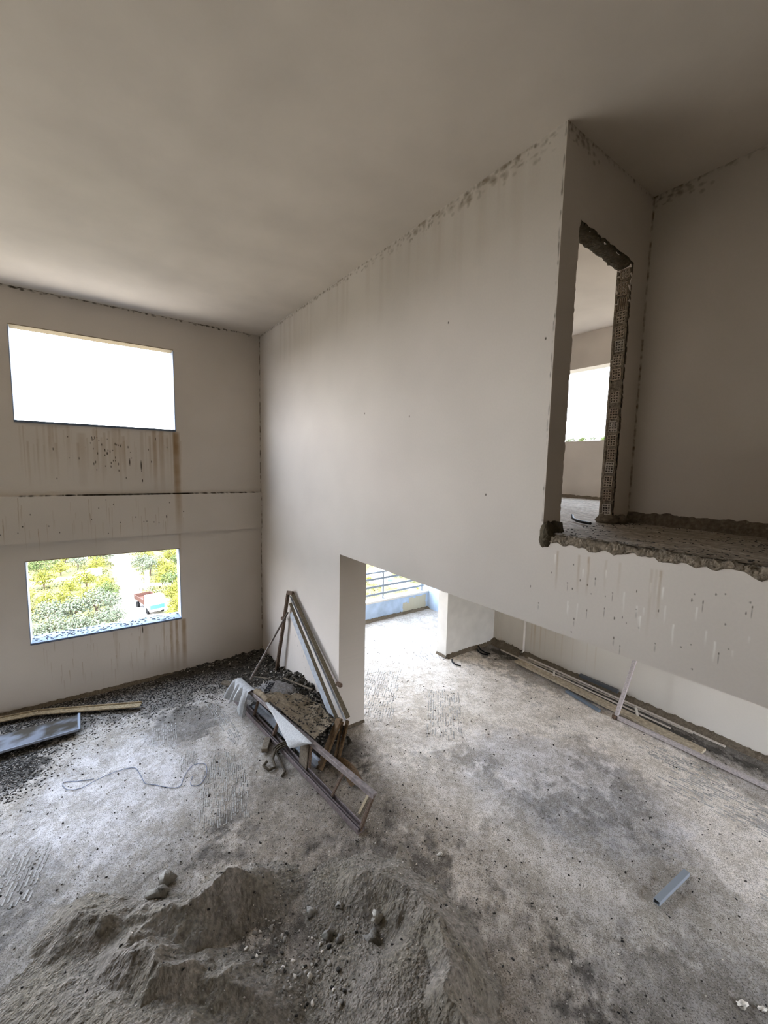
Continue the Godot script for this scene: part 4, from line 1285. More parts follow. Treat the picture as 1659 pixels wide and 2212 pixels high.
func build_frames() -> void:
	var steel := grain(mat("brown_steel", Color(0.52, 0.465, 0.45), 0.5), 2.0, 0.6, 1.0, 121, 0.1, 0.02)
	var rust := grain(mat("rusty_steel", Color(0.52, 0.43, 0.36), 0.7), 2.5, 0.5, 1.0, 123, 0.2, 0.03)
	var pale := grain(mat("pale_profile", Color(0.72, 0.74, 0.76), 0.5), 1.5, 0.75, 1.0, 125, 0.0, 0.02)
	var wood := mat("old_wood", Color(0.50, 0.40, 0.29), 0.9)
	grain(wood, 1.0, 0.55, 1.0, 127, 0.3, 0.04)
	wood.uv1_scale = Vector3(1.2, 1.2, 1.2)
	var grey_wood := grain(mat("grey_wood", Color(0.55, 0.50, 0.43), 0.9), 1.6, 0.6, 1.0, 129, 0.2, 0.04)
	var A := Vector3(1.40, 0.0, 0.90)
	var B := Vector3(4.37, 0.0, 0.59)
	var U := (B - A).normalized()
	var S := Vector3(-U.z, 0, U.x)  # towards the camera side (+z)
	var t := thing("steel_frame", "long brown steel frame lying on its edge among the debris with a doubled lower rail", "frame", Vector3(2.9, 0, 0.75))
	var mb := MB.new()
	mb.bar(A + Vector3.UP * 0.012 - U * 0.05, B + Vector3.UP * 0.012, 0.088, 0.016, Vector3.UP, 0.003)
	mb.bar(A + Vector3.UP * 0.04 + S * 0.037 - U * 0.05, B + Vector3.UP * 0.04 + S * 0.037, 0.014, 0.05, Vector3.UP, 0.003)
	mb.bar(A + Vector3.UP * 0.04 - S * 0.037, B + Vector3.UP * 0.04 - S * 0.037, 0.014, 0.05, Vector3.UP, 0.003)
	mb.bar(A + Vector3.UP * 0.036 + S * 0.008, B + Vector3.UP * 0.036 + S * 0.008, 0.014, 0.04, Vector3.UP, 0.003)
	part("lower_rail", mb, steel, t)
	var TA := Vector3(1.62, 0.40, 0.90)
	var TB := Vector3(4.44, 0.40, 0.485)
	mb = MB.new()
	mb.bar(TA, TB, 0.05, 0.024, Vector3.UP, 0.004)
	mb.bar(TA + Vector3(0, -0.02, 0.022), TB + Vector3(0, -0.02, 0.022), 0.006, 0.045, Vector3.UP, 0.002)
	part("upper_rail", mb, grain(mat("upper_steel", Color(0.62, 0.57, 0.55), 0.45), 1.5, 0.65, 1.0, 131, 0.1, 0.02), t)
	mb = MB.new()
	mb.bar(B + Vector3(-0.02, 0.0, 0.01), TB + Vector3(-0.02, 0.0, 0), 0.026, 0.034, U, 0.004)
	part("end_post", mb, rust, t)
	mb = MB.new()
	mb.bar(A + Vector3(0.05, 0.02, 0), TA + Vector3(0.05, 0, 0), 0.026, 0.034, U, 0.004)
	part("end_post", mb, rust, t)
	for q in [[1.98, 2.22, 0.034], [2.55, 2.72, 0.045], [3.85, 3.98, 0.02]]:
		var kb: float = (q[0] - A.x) / (B.x - A.x)
		var kt: float = (q[1] - TA.x) / (TB.x - TA.x)
		mb = MB.new()
		mb.bar(A.lerp(B, kb) + Vector3.UP * 0.03 - S * 0.01, TA.lerp(TB, kt) + Vector3.UP * (0.1 if q[0] < 2.2 else -0.02), q[2], 0.025, U, 0.003)
		part("strut", mb, rust, t)
	# pale bar lying inside it
	mb = MB.new()
	mb.bar(Vector3(1.75, 0.045, 0.74), Vector3(3.35, 0.03, 0.53), 0.085, 0.03, Vector3.UP, 0.004)
	mb.bar(Vector3(1.75, 0.075, 0.705), Vector3(3.35, 0.06, 0.495), 0.012, 0.05, Vector3.UP, 0.003)
	tag(obj("profile_bar", mb, pale), "pale metal profile lying on the floor inside the brown steel frame", "metal bar")
	mb = MB.new()
	mb.bar(Vector3(4.02, 0.012, 0.28), Vector3(4.18, 0.02, 0.5), 0.022, 0.014, Vector3.UP, 0.002)
	tag(obj("batten", mb, mat("pale_wood", Color(0.72, 0.66, 0.55))), "thin pale wooden batten on the floor behind the steel frame's free end", "batten")
	# two planks standing inside the frame
	t = thing("plank", "short grey-brown plank standing upright against the upper rail of the steel frame", "plank", Vector3(3.3, 0, 0.7))
	mb = MB.new()
	mb.bar(Vector3(3.27, 0.01, 0.69), Vector3(3.22, 0.37, 0.625), 0.15, 0.025, Vector3(0.15, 0.2, 1).normalized(), 0.003)
	part("board", mb, grey_wood, t)
	mb = MB.new()
	mb.bar(Vector3(3.36, 0.01, 0.655), Vector3(3.31, 0.36, 0.60), 0.022, 0.03, Vector3(0.15, 0.2, 1).normalized(), 0.003)
	part("edge_strip", mb, rust, t)
	mb = MB.new()
	mb.bar(Vector3(3.40, 0.02, 0.55), Vector3(3.22, 0.42, 0.18), 0.15, 0.03, Vector3(-0.3, 0.6, 0.8).normalized(), 0.004)
	tag(obj("plank", mb, wood), "brown weathered plank leaning up under the foot of the leaning frame", "plank")
	mb = MB.new()
	mb.bar(Vector3(3.36, 0.02, 0.27), Vector3(3.28, 0.40, 0.10), 0.05, 0.025, Vector3(0, 0.3, 1).normalized(), 0.003)
	mb.bar(Vector3(3.33, 0.03, 0.3), Vector3(3.21, 0.36, 0.13), 0.03, 0.02, Vector3(0.3, 0.3, 1).normalized(), 0.003)
	tag(obj("splintered_board", mb, wood), "narrow splintered board beside the pillar corner, right of the brown plank", "board")
	# curled scrap of sheet right of the upper rail
	var pts := []
	for i in 10:
		var row := []
		var s := i / 9.0
		for j in 5:
			var w := j / 4.0
			row.append(Vector3(3.42 + 0.42 * s + 0.04 * w, 0.02 + 0.07 * sin(PI * w) * (1.0 - 0.5 * s), 0.36 - 0.16 * w - 0.02 * sin(s * 5.0)))
		pts.append(row)
	mb = MB.new()
	mb.grid(pts, Vector3.UP)
	tag(obj("sheet_scrap", mb, wood), "curled brown scrap of sheet on the floor between the steel frame and the pillar", "scrap")

	# frame leaning on the wall
	var spk := grain(mat("specked_wood", Color(0.58, 0.52, 0.42), 0.9), 3.0, 0.35, 1.0, 133, 0.3, 0.05)
	t = thing("leaning_frame", "dirty brown frame of two legs leaning on the tall wall, tip of its triangle upward", "frame", Vector3(2.0, 0, 0.1))
	var ap := Vector3(1.50, 1.54, 0.055)
	mb = MB.new()
	mb.bar(Vector3(0.98, 0.02, 0.12), Vector3(1.36, 1.50, 0.06), 0.06, 0.035, Vector3(-1, 0.2, 0.5).normalized(), 0.005)
	part("leg", mb, rust, t)
	mb = MB.new()
	mb.bar(ap, Vector3(3.29, 0.44, 0.10), 0.055, 0.028, Vector3(0.45, 0.9, 0.5).normalized(), 0.005)
	part("leg", mb, spk, t)
	mb = MB.new()
	mb.bar(ap + Vector3(-0.01, -0.06, 0.02), Vector3(3.25, 0.385, 0.115), 0.010, 0.055, Vector3(0.3, 0.6, 0.8).normalized(), 0.003)
	part("web", mb, pale, t)
	mb = MB.new()
	mb.bar(Vector3(1.33, 1.50, 0.06), Vector3(1.54, 1.545, 0.06), 0.06, 0.035, Vector3(0, 0.3, 1).normalized(), 0.005)
	part("tip", mb, rust, t)
	for q in [[Vector3(1.19, 1.03, 0.07)], [Vector3(2.99, 0.72, 0.06)]]:
		mb = MB.new()
		mb.box(q[0], Vector3(0.09, 0.045, 0.045), Basis(Vector3.UP, 0.2), 0.004)
		part("bracket", mb, rust, t)
	# boards lying along its right leg
	mb = MB.new()
	mb.bar(Vector3(1.56, 1.40, 0.11), Vector3(3.21, 0.29, 0.16), 0.042, 0.024, Vector3(0.45, 0.8, 0.6).normalized(), 0.004)
	tag(obj("batten", mb, spk), "specked brown batten lying against the right leg of the leaning frame", "batten")
	mb = MB.new()
	mb.bar(Vector3(1.62, 1.27, 0.12), Vector3(3.16, 0.22, 0.17), 0.085, 0.010, Vector3(0.25, 0.45, 0.95).normalized(), 0.003)
	tag(obj("strip_board", mb, pale), "flat pale board leaning below the specked batten against the wall", "board")
	mb = MB.new()
	mb.tube([Vector3(1.57, 1.27, 0.15), Vector3(1.72, 0.44, 0.79)], 0.014, 8)
	tag(obj("rod", mb, grain(mat("rod", Color(0.55, 0.50, 0.46), 0.4, 0.3), 3.0, 0.5, 1.0, 135, 0.0, 0.03)), "thin metal rod propped between the draped cloth and the leaning frame", "rod")

# ------------------------------------------------------------------ debris in the corner
func mound(x: float, z: float) -> float:
	var h := 0.30 * exp(-pow((x - 2.0) / 0.85, 2.0)) * exp(-pow(z / 0.42, 2.0)) + 0.08 * exp(-pow((x - 0.4) / 0.6, 2.0)) * exp(-pow(z / 0.5, 2.0)) + 0.10 * exp(-pow((x - 2.9) / 0.35, 2.0)) * exp(-pow((z - 0.15) / 0.3, 2.0)) + 0.06 * exp(-pow(x / 0.22, 2.0)) * exp(-pow((z - 0.9) / 1.0, 2.0))
	return h * (1.0 + 0.5 * noise_b.get_noise_2d(x * 1.5, z * 1.5)) + 0.025 * noise_c.get_noise_2d(x, z) * clampf(h * 12.0, 0.0, 1.0) - 0.016

func build_debris() -> void:
	var pts := []
	var cols := []
	for i in 170:
		var row := []
		var crow := []
		var x := lerpf(0.005, 3.25, i / 169.0)
		for j in 90:
			var z := lerpf(0.004, 1.8, pow(j / 89.0, 1.2))
			row.append(Vector3(x, mound(x, z) if x < XP or z > 0.0 else -0.02, z))
			var k := 0.115 + 0.11 * absf(noise_c.get_noise_2d(x * 1.4, z * 1.4)) + 0.06 * noise_b.get_noise_2d(x, z)
			k = maxf(k, 0.03)
			crow.append(Color(k, k * 0.88, k * 0.72))
		pts.append(row)
		cols.append(crow)
	var mb := MB.new()
	mb.grid(pts, Vector3.UP, cols)
	var dm := grain(mat("soil", Color.WHITE, 1.0), 2.0, 0.5, 1.0, 141, 1.2, 0.04)
	dm.vertex_color_use_as_albedo = true
	var pile := obj("debris_pile", mb, dm)
	tag(pile, "dark heap of droppings, soil and chips in the corner below the leaning frame", "debris", "", "stuff")
	var tr: Array[Transform3D] = []
	var tc: Array[Color] = []
	for k in 9000:
		var x := rng.randf_range(0.02, 3.15)
		var z := pow(rng.randf(), 1.5) * 1.4 + 0.01
		var h := mound(x, z)
		var sk := (Vector2(x, z) - Vector2(1.82, 0.47)).length()
		if sk < 0.24 and rng.randf() < 0.75:
			continue
		if sk < 0.32:
			h = maxf(h, 0.275 - sk * sk * 0.5)
		if h < 0.004 * rng.randf() or (x < 1.1 and rng.randf() < 0.4):
			continue
		var s := rng.randf_range(0.005, 0.017)
		tr.append(Transform3D(Basis.from_euler(Vector3(rng.randf_range(-0.6, 0.6), rng.randf() * TAU, rng.randf_range(-0.6, 0.6))).scaled_local(Vector3(1.6, 0.5, 0.8) * s), Vector3(x, h + s * 0.3, z)))
		var c := rng.randf_range(0.012, 0.09) if rng.randf() < 0.72 else rng.randf_range(0.12, 0.45)
		tc.append(Color(c, c * 0.9, c * 0.76))
	scatter("debris_chips", tr, tc, "dark and pale chips scattered over the corner debris heap", "debris")
	# cement sack half buried in the debris
	var sm := mat("sack_paper", Color(0.60, 0.58, 0.56), 0.9)
	grain(sm, 1.5, 0.6, 1.0, 143, 0.3, 0.03)
	var sack := thing("sack", "crumpled pale paper sack with dark lettering half buried in the corner debris", "sack", Vector3(1.9, 0.2, 0.45))
	pts = []
	var sx := Vector3(0.62, 0.02, -0.34)   # along the sack
	var sz := Vector3(0.28, -0.02, 0.50)
	var sc := Vector3(1.82, 0.235, 0.47)
	for i in 25:
		var row := []
		var a := i / 12.0 - 1.0
		for j in 25:
			var b := j / 12.0 - 1.0
			var bulge := 0.055 * (1.0 - a * a) * (1.0 - b * b)
			row.append(sc + sx * a * 0.5 * (1.0 - 0.08 * b * b) + sz * b * 0.5 * (1.0 - 0.08 * a * a) + Vector3.UP * (bulge + 0.02 * noise_c.get_noise_2d(a * 0.2, b * 0.2) - 0.05 * (a * a * a * a + b * b * b * b)))
		pts.append(row)
	mb = MB.new()
	mb.grid(pts, Vector3.UP)
	part("paper", mb, sm, sack)
	var tm := TextMesh.new()
	tm.text = "ISUS"
	var sf := SystemFont.new()
	sf.font_names = PackedStringArray(["Droid Sans"])
	sf.font_weight = 700
	tm.font = sf
	tm.font_size = 32
	tm.pixel_size = 0.0036
	tm.depth = 0.003
	tm.material = mat("ink", Color(0.07, 0.07, 0.09), 0.9)
	var tx := MeshInstance3D.new()
	tx.name = "lettering"
	tx.mesh = tm
	sack.add_child(tx, true)
	var bx := Vector3(0.50, -0.02, 0.42).normalized()
	var bz := Vector3.UP
	var by := bz.cross(bx).normalized()
	bz = bx.cross(by)
	tx.transform = Transform3D(Basis(bx, by, bz), Vector3(1.80, 0.292, 0.54) - sack.position)
	# brown canvas over the upper rail with its pale underside hanging out
	var cv := thing("canvas", "brown dirty canvas sheet draped over the steel frame with a pale flap hanging forward", "sheet", Vector3(2.9, 0.3, 0.55))
	var ca := Vector3(2.15, 0.455, 0.80)
	var cb := Vector3(2.40, 0.36, 0.24)
	var cc := Vector3(3.12, 0.33, 0.16)
	var cd := Vector3(3.44, 0.45, 0.62)
	pts = []
	for i in 22:
		var row := []
		var u := i / 21.0
		for j in 22:
			var w := j / 21.0
			var p := ca.lerp(cd, u).lerp(cb.lerp(cc, u), w)
			p.y += -0.07 * sin(PI * w) * sin(PI * u) + 0.03 * noise_b.get_noise_2d(u * 0.7, w * 0.7) + 0.012 * sin(u * 17.0 + w * 6.0) * w
			if w > 0.6:
				p.y += 0.03 * noise_c.get_noise_2d(u * 0.3, w * 0.3)
			row.append(p)
		pts.append(row)
	mb = MB.new()
	mb.grid(pts, Vector3.UP)
	part("cloth", mb, grain(mat("canvas", Color(0.62, 0.555, 0.46), 0.95), 1.4, 0.6, 1.0, 145, 0.3, 0.03), cv)
	var kt: Array[Transform3D] = []
	var kc: Array[Color] = []
	for k in 900:
		var u := rng.randf()
		var w := 1.0 - pow(rng.randf(), 1.7)
		if noise_b.get_noise_2d(u * 1.2, w * 1.2) + 0.35 * w + 0.2 * u < rng.randf_range(-0.1, 0.6):
			continue
		var p := ca.lerp(cd, u).lerp(cb.lerp(cc, u), w)
		p.y += -0.07 * sin(PI * w) * sin(PI * u) + 0.03 * noise_b.get_noise_2d(u * 0.7, w * 0.7) + 0.012 * sin(u * 17.0 + w * 6.0) * w + 0.004
		if w > 0.6:
			p.y += 0.03 * noise_c.get_noise_2d(u * 0.3, w * 0.3)
		var sc2 := rng.randf_range(0.004, 0.012)
		kt.append(Transform3D(Basis(Vector3.UP, rng.randf() * TAU).scaled_local(Vector3(1.6, 0.6, 0.8) * sc2), p - cv.position))
		var c := rng.randf_range(0.012, 0.06)
		kc.append(Color(c, c * 0.9, c * 0.76))
	var cd_o := scatter("crumbs", kt, kc, "", "", cv)
	cd_o.remove_meta("label"); cd_o.remove_meta("category")
	# pale flap: strip along the rail drawn to a hanging point
	pts = []
	var fa := Vector3(2.44, 0.455, 0.80)
	var fb := Vector3(3.50, 0.452, 0.68)
	var ft := Vector3(3.20, 0.275, 0.83)
	for i in 25:
		var row := []
		var u := i / 24.0
		for j in 12:
			var w := j / 11.0
			var top := fa.lerp(fb, u)
			var low := fa.lerp(ft, u / 0.62) if u < 0.62 else ft.lerp(fb, (u - 0.62) / 0.38)
			var p := top.lerp(low, w)
			p += Vector3(0, 0.01, 0.035) * sin(PI * w) + Vector3(0, 0.008, 0.012) * noise_c.get_noise_2d(u * 0.4, w * 0.4) * w
			row.append(p)
		pts.append(row)
	mb = MB.new()
	mb.grid(pts, Vector3(0, 0.5, 1))
	var fo := part("flap", mb, grain(mat("flap", Color(0.86, 0.86, 0.85), 0.9), 2.0, 0.7, 1.0, 147, 0.0, 0.05), cv)
	fo.set_meta("label", "pale grey-white flap of the canvas")
	# rolled brown edge at the canvas' left end
	mb = MB.new()
	mb.tube([Vector3(2.10, 0.46, 0.84), Vector3(2.25, 0.475, 0.81), Vector3(2.42, 0.46, 0.79)], 0.035, 8)
	part("rolled_edge", mb, mats["canvas"], cv)
	# grey cloth over the left end of the frame
	pts = []
	for i in 40:
		var row := []
		var u := i / 39.0
		var top := Vector3(1.58, 0.43, 0.93).lerp(Vector3(2.02, 0.43, 0.865), u)
		for j in 16:
			var w := j / 15.0
			var fold := 0.028 * sin(u * 25.0 + 1.2) * smoothstep(0.15, 0.7, w) + 0.012 * sin(u * 47.0) * w
			var p: Vector3
			if w < 0.25:
				p = top + Vector3(0, 0.012 * sin(w * 4.0 * PI), -0.05 + 0.4 * w)
			else:
				var d := (w - 0.25) / 0.75
				p = top + Vector3(-0.1 * d * (1.0 - u) + 0.08 * d * u, -0.33 * d * (0.75 + 0.25 * sin(u * 9.0)), 0.05 + 0.09 * d + fold)
			row.append(p)
		pts.append(row)
	mb = MB.new()
	mb.grid(pts, Vector3(0, 0.5, 1))
	tag(obj("cloth", mb, grain(mat("cloth", Color(0.74, 0.74, 0.73), 0.95), 2.0, 0.75, 1.0, 149, 0.2, 0.03)), "grey-white folded cloth draped over the left end of the steel frame", "cloth")
	# knotted strap on the lower rail
	var st := thing("strap", "knotted grey-brown strap tied round the lower rail of the steel frame", "strap", Vector3(2.85, 0, 0.85))
	var stm := grain(mat("strap", Color(0.40, 0.36, 0.30), 0.95), 3.0, 0.55, 1.0, 151, 0.3, 0.04)
	for k in 3:
		mb = MB.new()
		var lp := []
		for i in 17:
			var an := TAU * i / 16.0
			lp.append(Vector3(2.80 + 0.035 * k + 0.02 * sin(an), 0.04 + 0.055 * sin(an), 0.77 + 0.085 * cos(an)))
		mb.tube(lp, 0.013, 6)
		part("loop", mb, stm, st)
	mb = MB.new()
	mb.tube([Vector3(2.84, 0.06, 0.85), Vector3(2.95, 0.035, 0.93), Vector3(3.08, 0.02, 0.95), Vector3(3.1, 0.03, 1.03), Vector3(3.0, 0.035, 1.06), Vector3(2.95, 0.03, 1.0)], 0.016, 7)
	part("tail", mb, stm, st)
	mb = MB.new()
	mb.tube([Vector3(2.84, 0.06, 0.86), Vector3(3.02, 0.02, 0.86), Vector3(3.2, 0.012, 0.88), Vector3(3.25, 0.012, 0.94)], 0.012, 7)
	part("tail", mb, stm, st)
	mb = MB.new()
	mb.box(Vector3(2.66, 0.035, 0.90), Vector3(0.26, 0.05, 0.08), Basis.from_euler(Vector3(0.1, -0.5, 0.08)), 0.006)
	tag(obj("wood_offcut", mb, mats["grey_wood"]), "short grey wood offcut tucked under the lower rail by the knotted strap", "offcut")
	# loose sticks on the debris
	var lb := [["thin pale stick lying on the debris under the canvas edge", Vector3(2.28, 0.36, 0.42), Vector3(2.72, 0.335, 0.14), 0.008], ["broken brown lath on top of the debris against the wall", Vector3(1.75, 0.335, 0.3), Vector3(2.3, 0.345, 0.1), 0.012], ["short pale stick in the debris near the left leg of the leaning frame", Vector3(1.15, 0.17, 0.55), Vector3(1.42, 0.2, 0.38), 0.01], ["flat cardboard scrap on the floor left of the draped cloth", Vector3(0.85, 0.06, 0.95), Vector3(1.25, 0.05, 0.7), 0.04]]
	for q in lb:
		mb = MB.new()
		mb.bar(q[1], q[2], q[3] * 2.2, q[3] * 0.8, Vector3.UP, 0.002)
		tag(obj("stick", mb, mats["grey_wood"]), q[0], "stick")

# ------------------------------------------------------------------ boards by the left wall, cable, pipe
func build_boards() -> void:
	var trim := grain(mat("cream_board", Color(0.68, 0.60, 0.47), 0.9), 1.5, 0.6, 1.0, 161, 0.2, 0.03)
	var t := thing("moulded_board", "long cream wooden board lying on the debris by the left wall", "board", Vector3(0.5, 0, 3.0))
	var mb := MB.new()
	mb.bar(Vector3(0.85, 0.05, 2.08), Vector3(0.30, 0.05, 3.25), 0.11, 0.018, Vector3.UP, 0.004)
	mb.bar(Vector3(0.30, 0.05, 3.25), Vector3(0.17, 0.05, 4.1), 0.11, 0.018, Vector3.UP, 0.004)
	part("board", mb, trim, t)
	mb = MB.new()
	mb.bar(Vector3(0.80, 0.065, 2.06), Vector3(0.255, 0.065, 3.24), 0.02, 0.022, Vector3.UP, 0.004)
	mb.bar(Vector3(0.255, 0.065, 3.24), Vector3(0.125, 0.065, 4.1), 0.02, 0.022, Vector3.UP, 0.004)
	part("moulding", mb, trim, t)
	t = thing("metal_sheet", "bluish grey metal sheet covered in dirt, propped just off the floor by the left wall", "sheet", Vector3(0.85, 0, 3.2))
	var pts := []
	var cols := []
	for i in 30:
		var row := []
		var crow := []
		for j in 16:
			var u := i / 29.0
			var w := j / 15.0
			var p := Vector3(lerpf(0.66, 1.09, w) + 0.03 * u * w, 0.075 + 0.01 * sin(w * 3.0) - 0.02 * (1.0 - w), lerpf(2.80, 4.15, u))
			p.y += 0.006 * noise_b.get_noise_2d(p.x, p.z) + (0.02 if j == 15 else 0.0) * 0.0
			row.append(p)
			var d := clampf(1.1 - w * 1.0 + 2.2 * noise_b.get_noise_2d(p.x * 0.8, p.z * 0.8), 0.0, 1.0)
			crow.append(Color(0.17, 0.18, 0.20).lerp(Color(0.06, 0.052, 0.042), d))
		pts.append(row)
		cols.append(crow)
	mb = MB.new()
	mb.grid(pts, Vector3.UP, cols)
	var shm := mat("dirty_metal", Color.WHITE, 0.75)
	shm.vertex_color_use_as_albedo = true
	shm.metallic_specular = 0.1
	part("panel", mb, shm, t)
	mb = MB.new()
	mb.tint = Color(0.26, 0.29, 0.34)
	mb.bar(Vector3(1.09, 0.07, 2.80), Vector3(1.12, 0.07, 4.15), 0.014, 0.03, Vector3.UP, 0.003)
	mb.bar(Vector3(0.66, 0.07, 2.795), Vector3(1.09, 0.07, 2.795), 0.03, 0.012, Vector3.UP, 0.003)
	part("folded_edge", mb, shm, t)
	mb = MB.new()
	mb.tint = Color(0.2, 0.18, 0.15)
	mb.box(Vector3(0.88, 0.025, 3.1), Vector3(0.2, 0.05, 0.07), Basis(Vector3.UP, 0.2), 0.006)
	mb.box(Vector3(0.88, 0.025, 3.9), Vector3(0.2, 0.05, 0.07), Basis(Vector3.UP, -0.2), 0.006)
	part("support_block", mb, shm, t)
	# cable
	var cb := Curve3D.new()
	for p: Vector2 in [Vector2(2.11, 2.66), Vector2(2.06, 2.78), Vector2(1.99, 2.93), Vector2(2.13, 2.9), Vector2(2.19, 2.78), Vector2(2.14, 2.6), Vector2(2.12, 2.42), Vector2(2.16, 2.28), Vector2(2.3, 2.24), Vector2(2.5, 2.2), Vector2(2.58, 2.12), Vector2(2.72, 1.99), Vector2(2.75, 1.9), Vector2(2.62, 1.83), Vector2(2.5, 1.72), Vector2(2.55, 1.6), Vector2(2.72, 1.62), Vector2(2.85, 1.72), Vector2(2.8, 1.8), Vector2(2.68, 1.76)]:
		cb.add_point(Vector3(p.x, floor_h(p.x, p.y) + 0.006, p.y))
	for i in cb.point_count:
		var a := cb.get_point_position(maxi(i - 1, 0))
		var b := cb.get_point_position(mini(i + 1, cb.point_count - 1))
		cb.set_point_in(i, (a - b) * 0.18)
		cb.set_point_out(i, (b - a) * 0.18)
	var path := []
	for i in 160:
		var p := cb.sample_baked(cb.get_baked_length() * i / 159.0, true)
		p.y = maxf(p.y, floor_h(p.x, p.z) + 0.005)
		path.append(p)
	mb = MB.new()
	mb.tube(path, 0.0032, 6)
	tag(obj("cable", mb, mat("cable", Color(0.46, 0.49, 0.57), 0.6)), "thin blue-grey cable lying in loose curves on the dusty floor", "cable")
	# cut length of rectangular conduit
	mb = MB.new()
	var a := Vector3(6.295, 0.024, -1.03)
	var b := Vector3(6.337, 0.026, -1.53)
	mb.bar(a + Vector3(0.022, 0, 0), b + Vector3(0.022, 0, 0), 0.004, 0.036, Vector3.UP, 0.001)
	mb.bar(a - Vector3(0.022, 0, 0), b - Vector3(0.022, 0, 0), 0.004, 0.036, Vector3.UP, 0.001)
	mb.bar(a + Vector3(0, 0.018, 0), b + Vector3(0, 0.018, 0), 0.046, 0.004, Vector3.UP, 0.001)
	mb.bar(a - Vector3(0, 0.018, 0), b - Vector3(0, 0.018, 0), 0.046, 0.004, Vector3.UP, 0.001)
	tag(obj("conduit", mb, mat("conduit", Color(0.52, 0.54, 0.56), 0.5)), "short cut length of hollow grey conduit lying alone on the floor at the right", "conduit")

# ------------------------------------------------------------------ things along the back room wall
func build_back_room() -> void:
	var plank := grain(mat("long_plank", Color(0.78, 0.72, 0.62), 0.9), 1.0, 0.7, 1.0, 171, 0.2, 0.03)
	var pale := grain(mat("pale_batten", Color(0.84, 0.80, 0.74), 0.85), 1.5, 0.75, 1.0, 173, 0.0, 0.03)
	var blue := mat("blue_grey_profile", Color(0.42, 0.46, 0.50), 0.5)
	var dark := mat("dark_profile", Color(0.30, 0.31, 0.32), 0.5)
	var painted := grain(mat("frame_paint", Color(0.80, 0.76, 0.74), 0.6), 2.0, 0.75, 1.0, 175, 0.0, 0.03)
	var add := func(called: String, a: Vector3, b: Vector3, w: float, h: float, m: Material, label: String, cat: String) -> void:
		var mb := MB.new()
		mb.bar(a, b, w, h, Vector3.UP, 0.003)
		tag(obj(called, mb, m), label, cat)
	add.call("plank", Vector3(2.97, 0.06, -3.66), Vector3(5.84, 0.05, -3.535), 0.15, 0.035, plank, "long pale wooden plank lying in front of the battens along the back wall", "plank")
	add.call("batten", Vector3(2.54, 0.085, -3.73), Vector3(5.42, 0.075, -3.70), 0.03, 0.014, pale, "long pale batten lying across the plank end, nearest the white spur", "batten")
	add.call("batten", Vector3(3.06, 0.10, -3.86), Vector3(5.98, 0.09, -3.82), 0.03, 0.018, pale, "long pale batten behind the plank, reaching farthest to the right", "batten")
	add.call("batten", Vector3(3.1, 0.012, -3.93), Vector3(5.6, 0.010, -3.93), 0.022, 0.014, pale, "thin pale batten lying closest along the back wall", "batten")
	add.call("profile", Vector3(3.96, 0.11, -4.01), Vector3(4.58, 0.11, -4.01), 0.06, 0.05, dark, "dark grey metal profile standing on the mortar against the back wall", "metal bar")
	add.call("profile", Vector3(3.9, 0.035, -3.66), Vector3(4.9, 0.035, -3.63), 0.09, 0.04, dark, "dark grey metal profile half hidden between the plank and the battens", "metal bar")
	add.call("profile", Vector3(4.03, 0.022, -3.50), Vector3(4.62, 0.022, -3.39), 0.055, 0.035, blue, "blue-grey metal profile on the floor along the plank's front edge", "metal bar")
	add.call("stick", Vector3(3.70, 0.04, -3.66), Vector3(3.66, 0.13, -3.74), 0.035, 0.02, pale, "short upright stick wedged between the plank and the pale batten", "stick")
	add.call("stick", Vector3(5.02, 0.04, -3.66), Vector3(4.96, 0.14, -3.72), 0.035, 0.02, pale, "short broken stick behind the plank, right of the upright tube", "stick")
	# pale steel frame: long foot and a tube leaning to the wall
	var t := thing("tube_frame", "pale painted tube frame with a long foot on the floor and one tube leaning back", "frame", Vector3(4.83, 0, -3.42))
	var mb := MB.new()
	mb.bar(Vector3(4.86, 0.035, -3.42), Vector3(8.3, 0.035, -3.50), 0.05, 0.05, Vector3.UP, 0.004)
	part("foot_tube", mb, painted, t)
	mb = MB.new()
	mb.bar(Vector3(4.83, 0.0, -3.42), Vector3(4.83, 0.0, -3.42) + Vector3(0.107, 0.843, -0.18) * 2.3, 0.042, 0.05, Vector3.RIGHT, 0.004)
	part("upright_tube", mb, painted, t)
	mb = MB.new()
	mb.box(Vector3(4.825, 0.028, -3.415), Vector3(0.065, 0.056, 0.065), Basis.IDENTITY, 0.004)
	part("corner_plate", mb, mats["rusty_steel"], t)
	# black hose scraps
	var hm: Material = mats["black_hose"]
	for q in [["curved scrap of black hose beside the foot of the white spur", [Vector3(2.22, 0.018, -2.76), Vector3(2.30, 0.018, -2.69), Vector3(2.40, 0.018, -2.67), Vector3(2.49, 0.018, -2.71)]], ["short scrap of black hose by the mortar in the back corner, nearer the camera", [Vector3(2.19, 0.03, -3.47), Vector3(2.27, 0.02, -3.42), Vector3(2.38, 0.018, -3.42), Vector3(2.46, 0.018, -3.47)]], ["short scrap of black hose by the mortar in the back corner, nearer the wall", [Vector3(2.14, 0.05, -3.56), Vector3(2.24, 0.03, -3.51), Vector3(2.36, 0.02, -3.5), Vector3(2.45, 0.018, -3.54)]]]:
		mb = MB.new()
		mb.tube(q[1], 0.014, 8)
		tag(obj("hose", mb, hm), q[0], "hose")

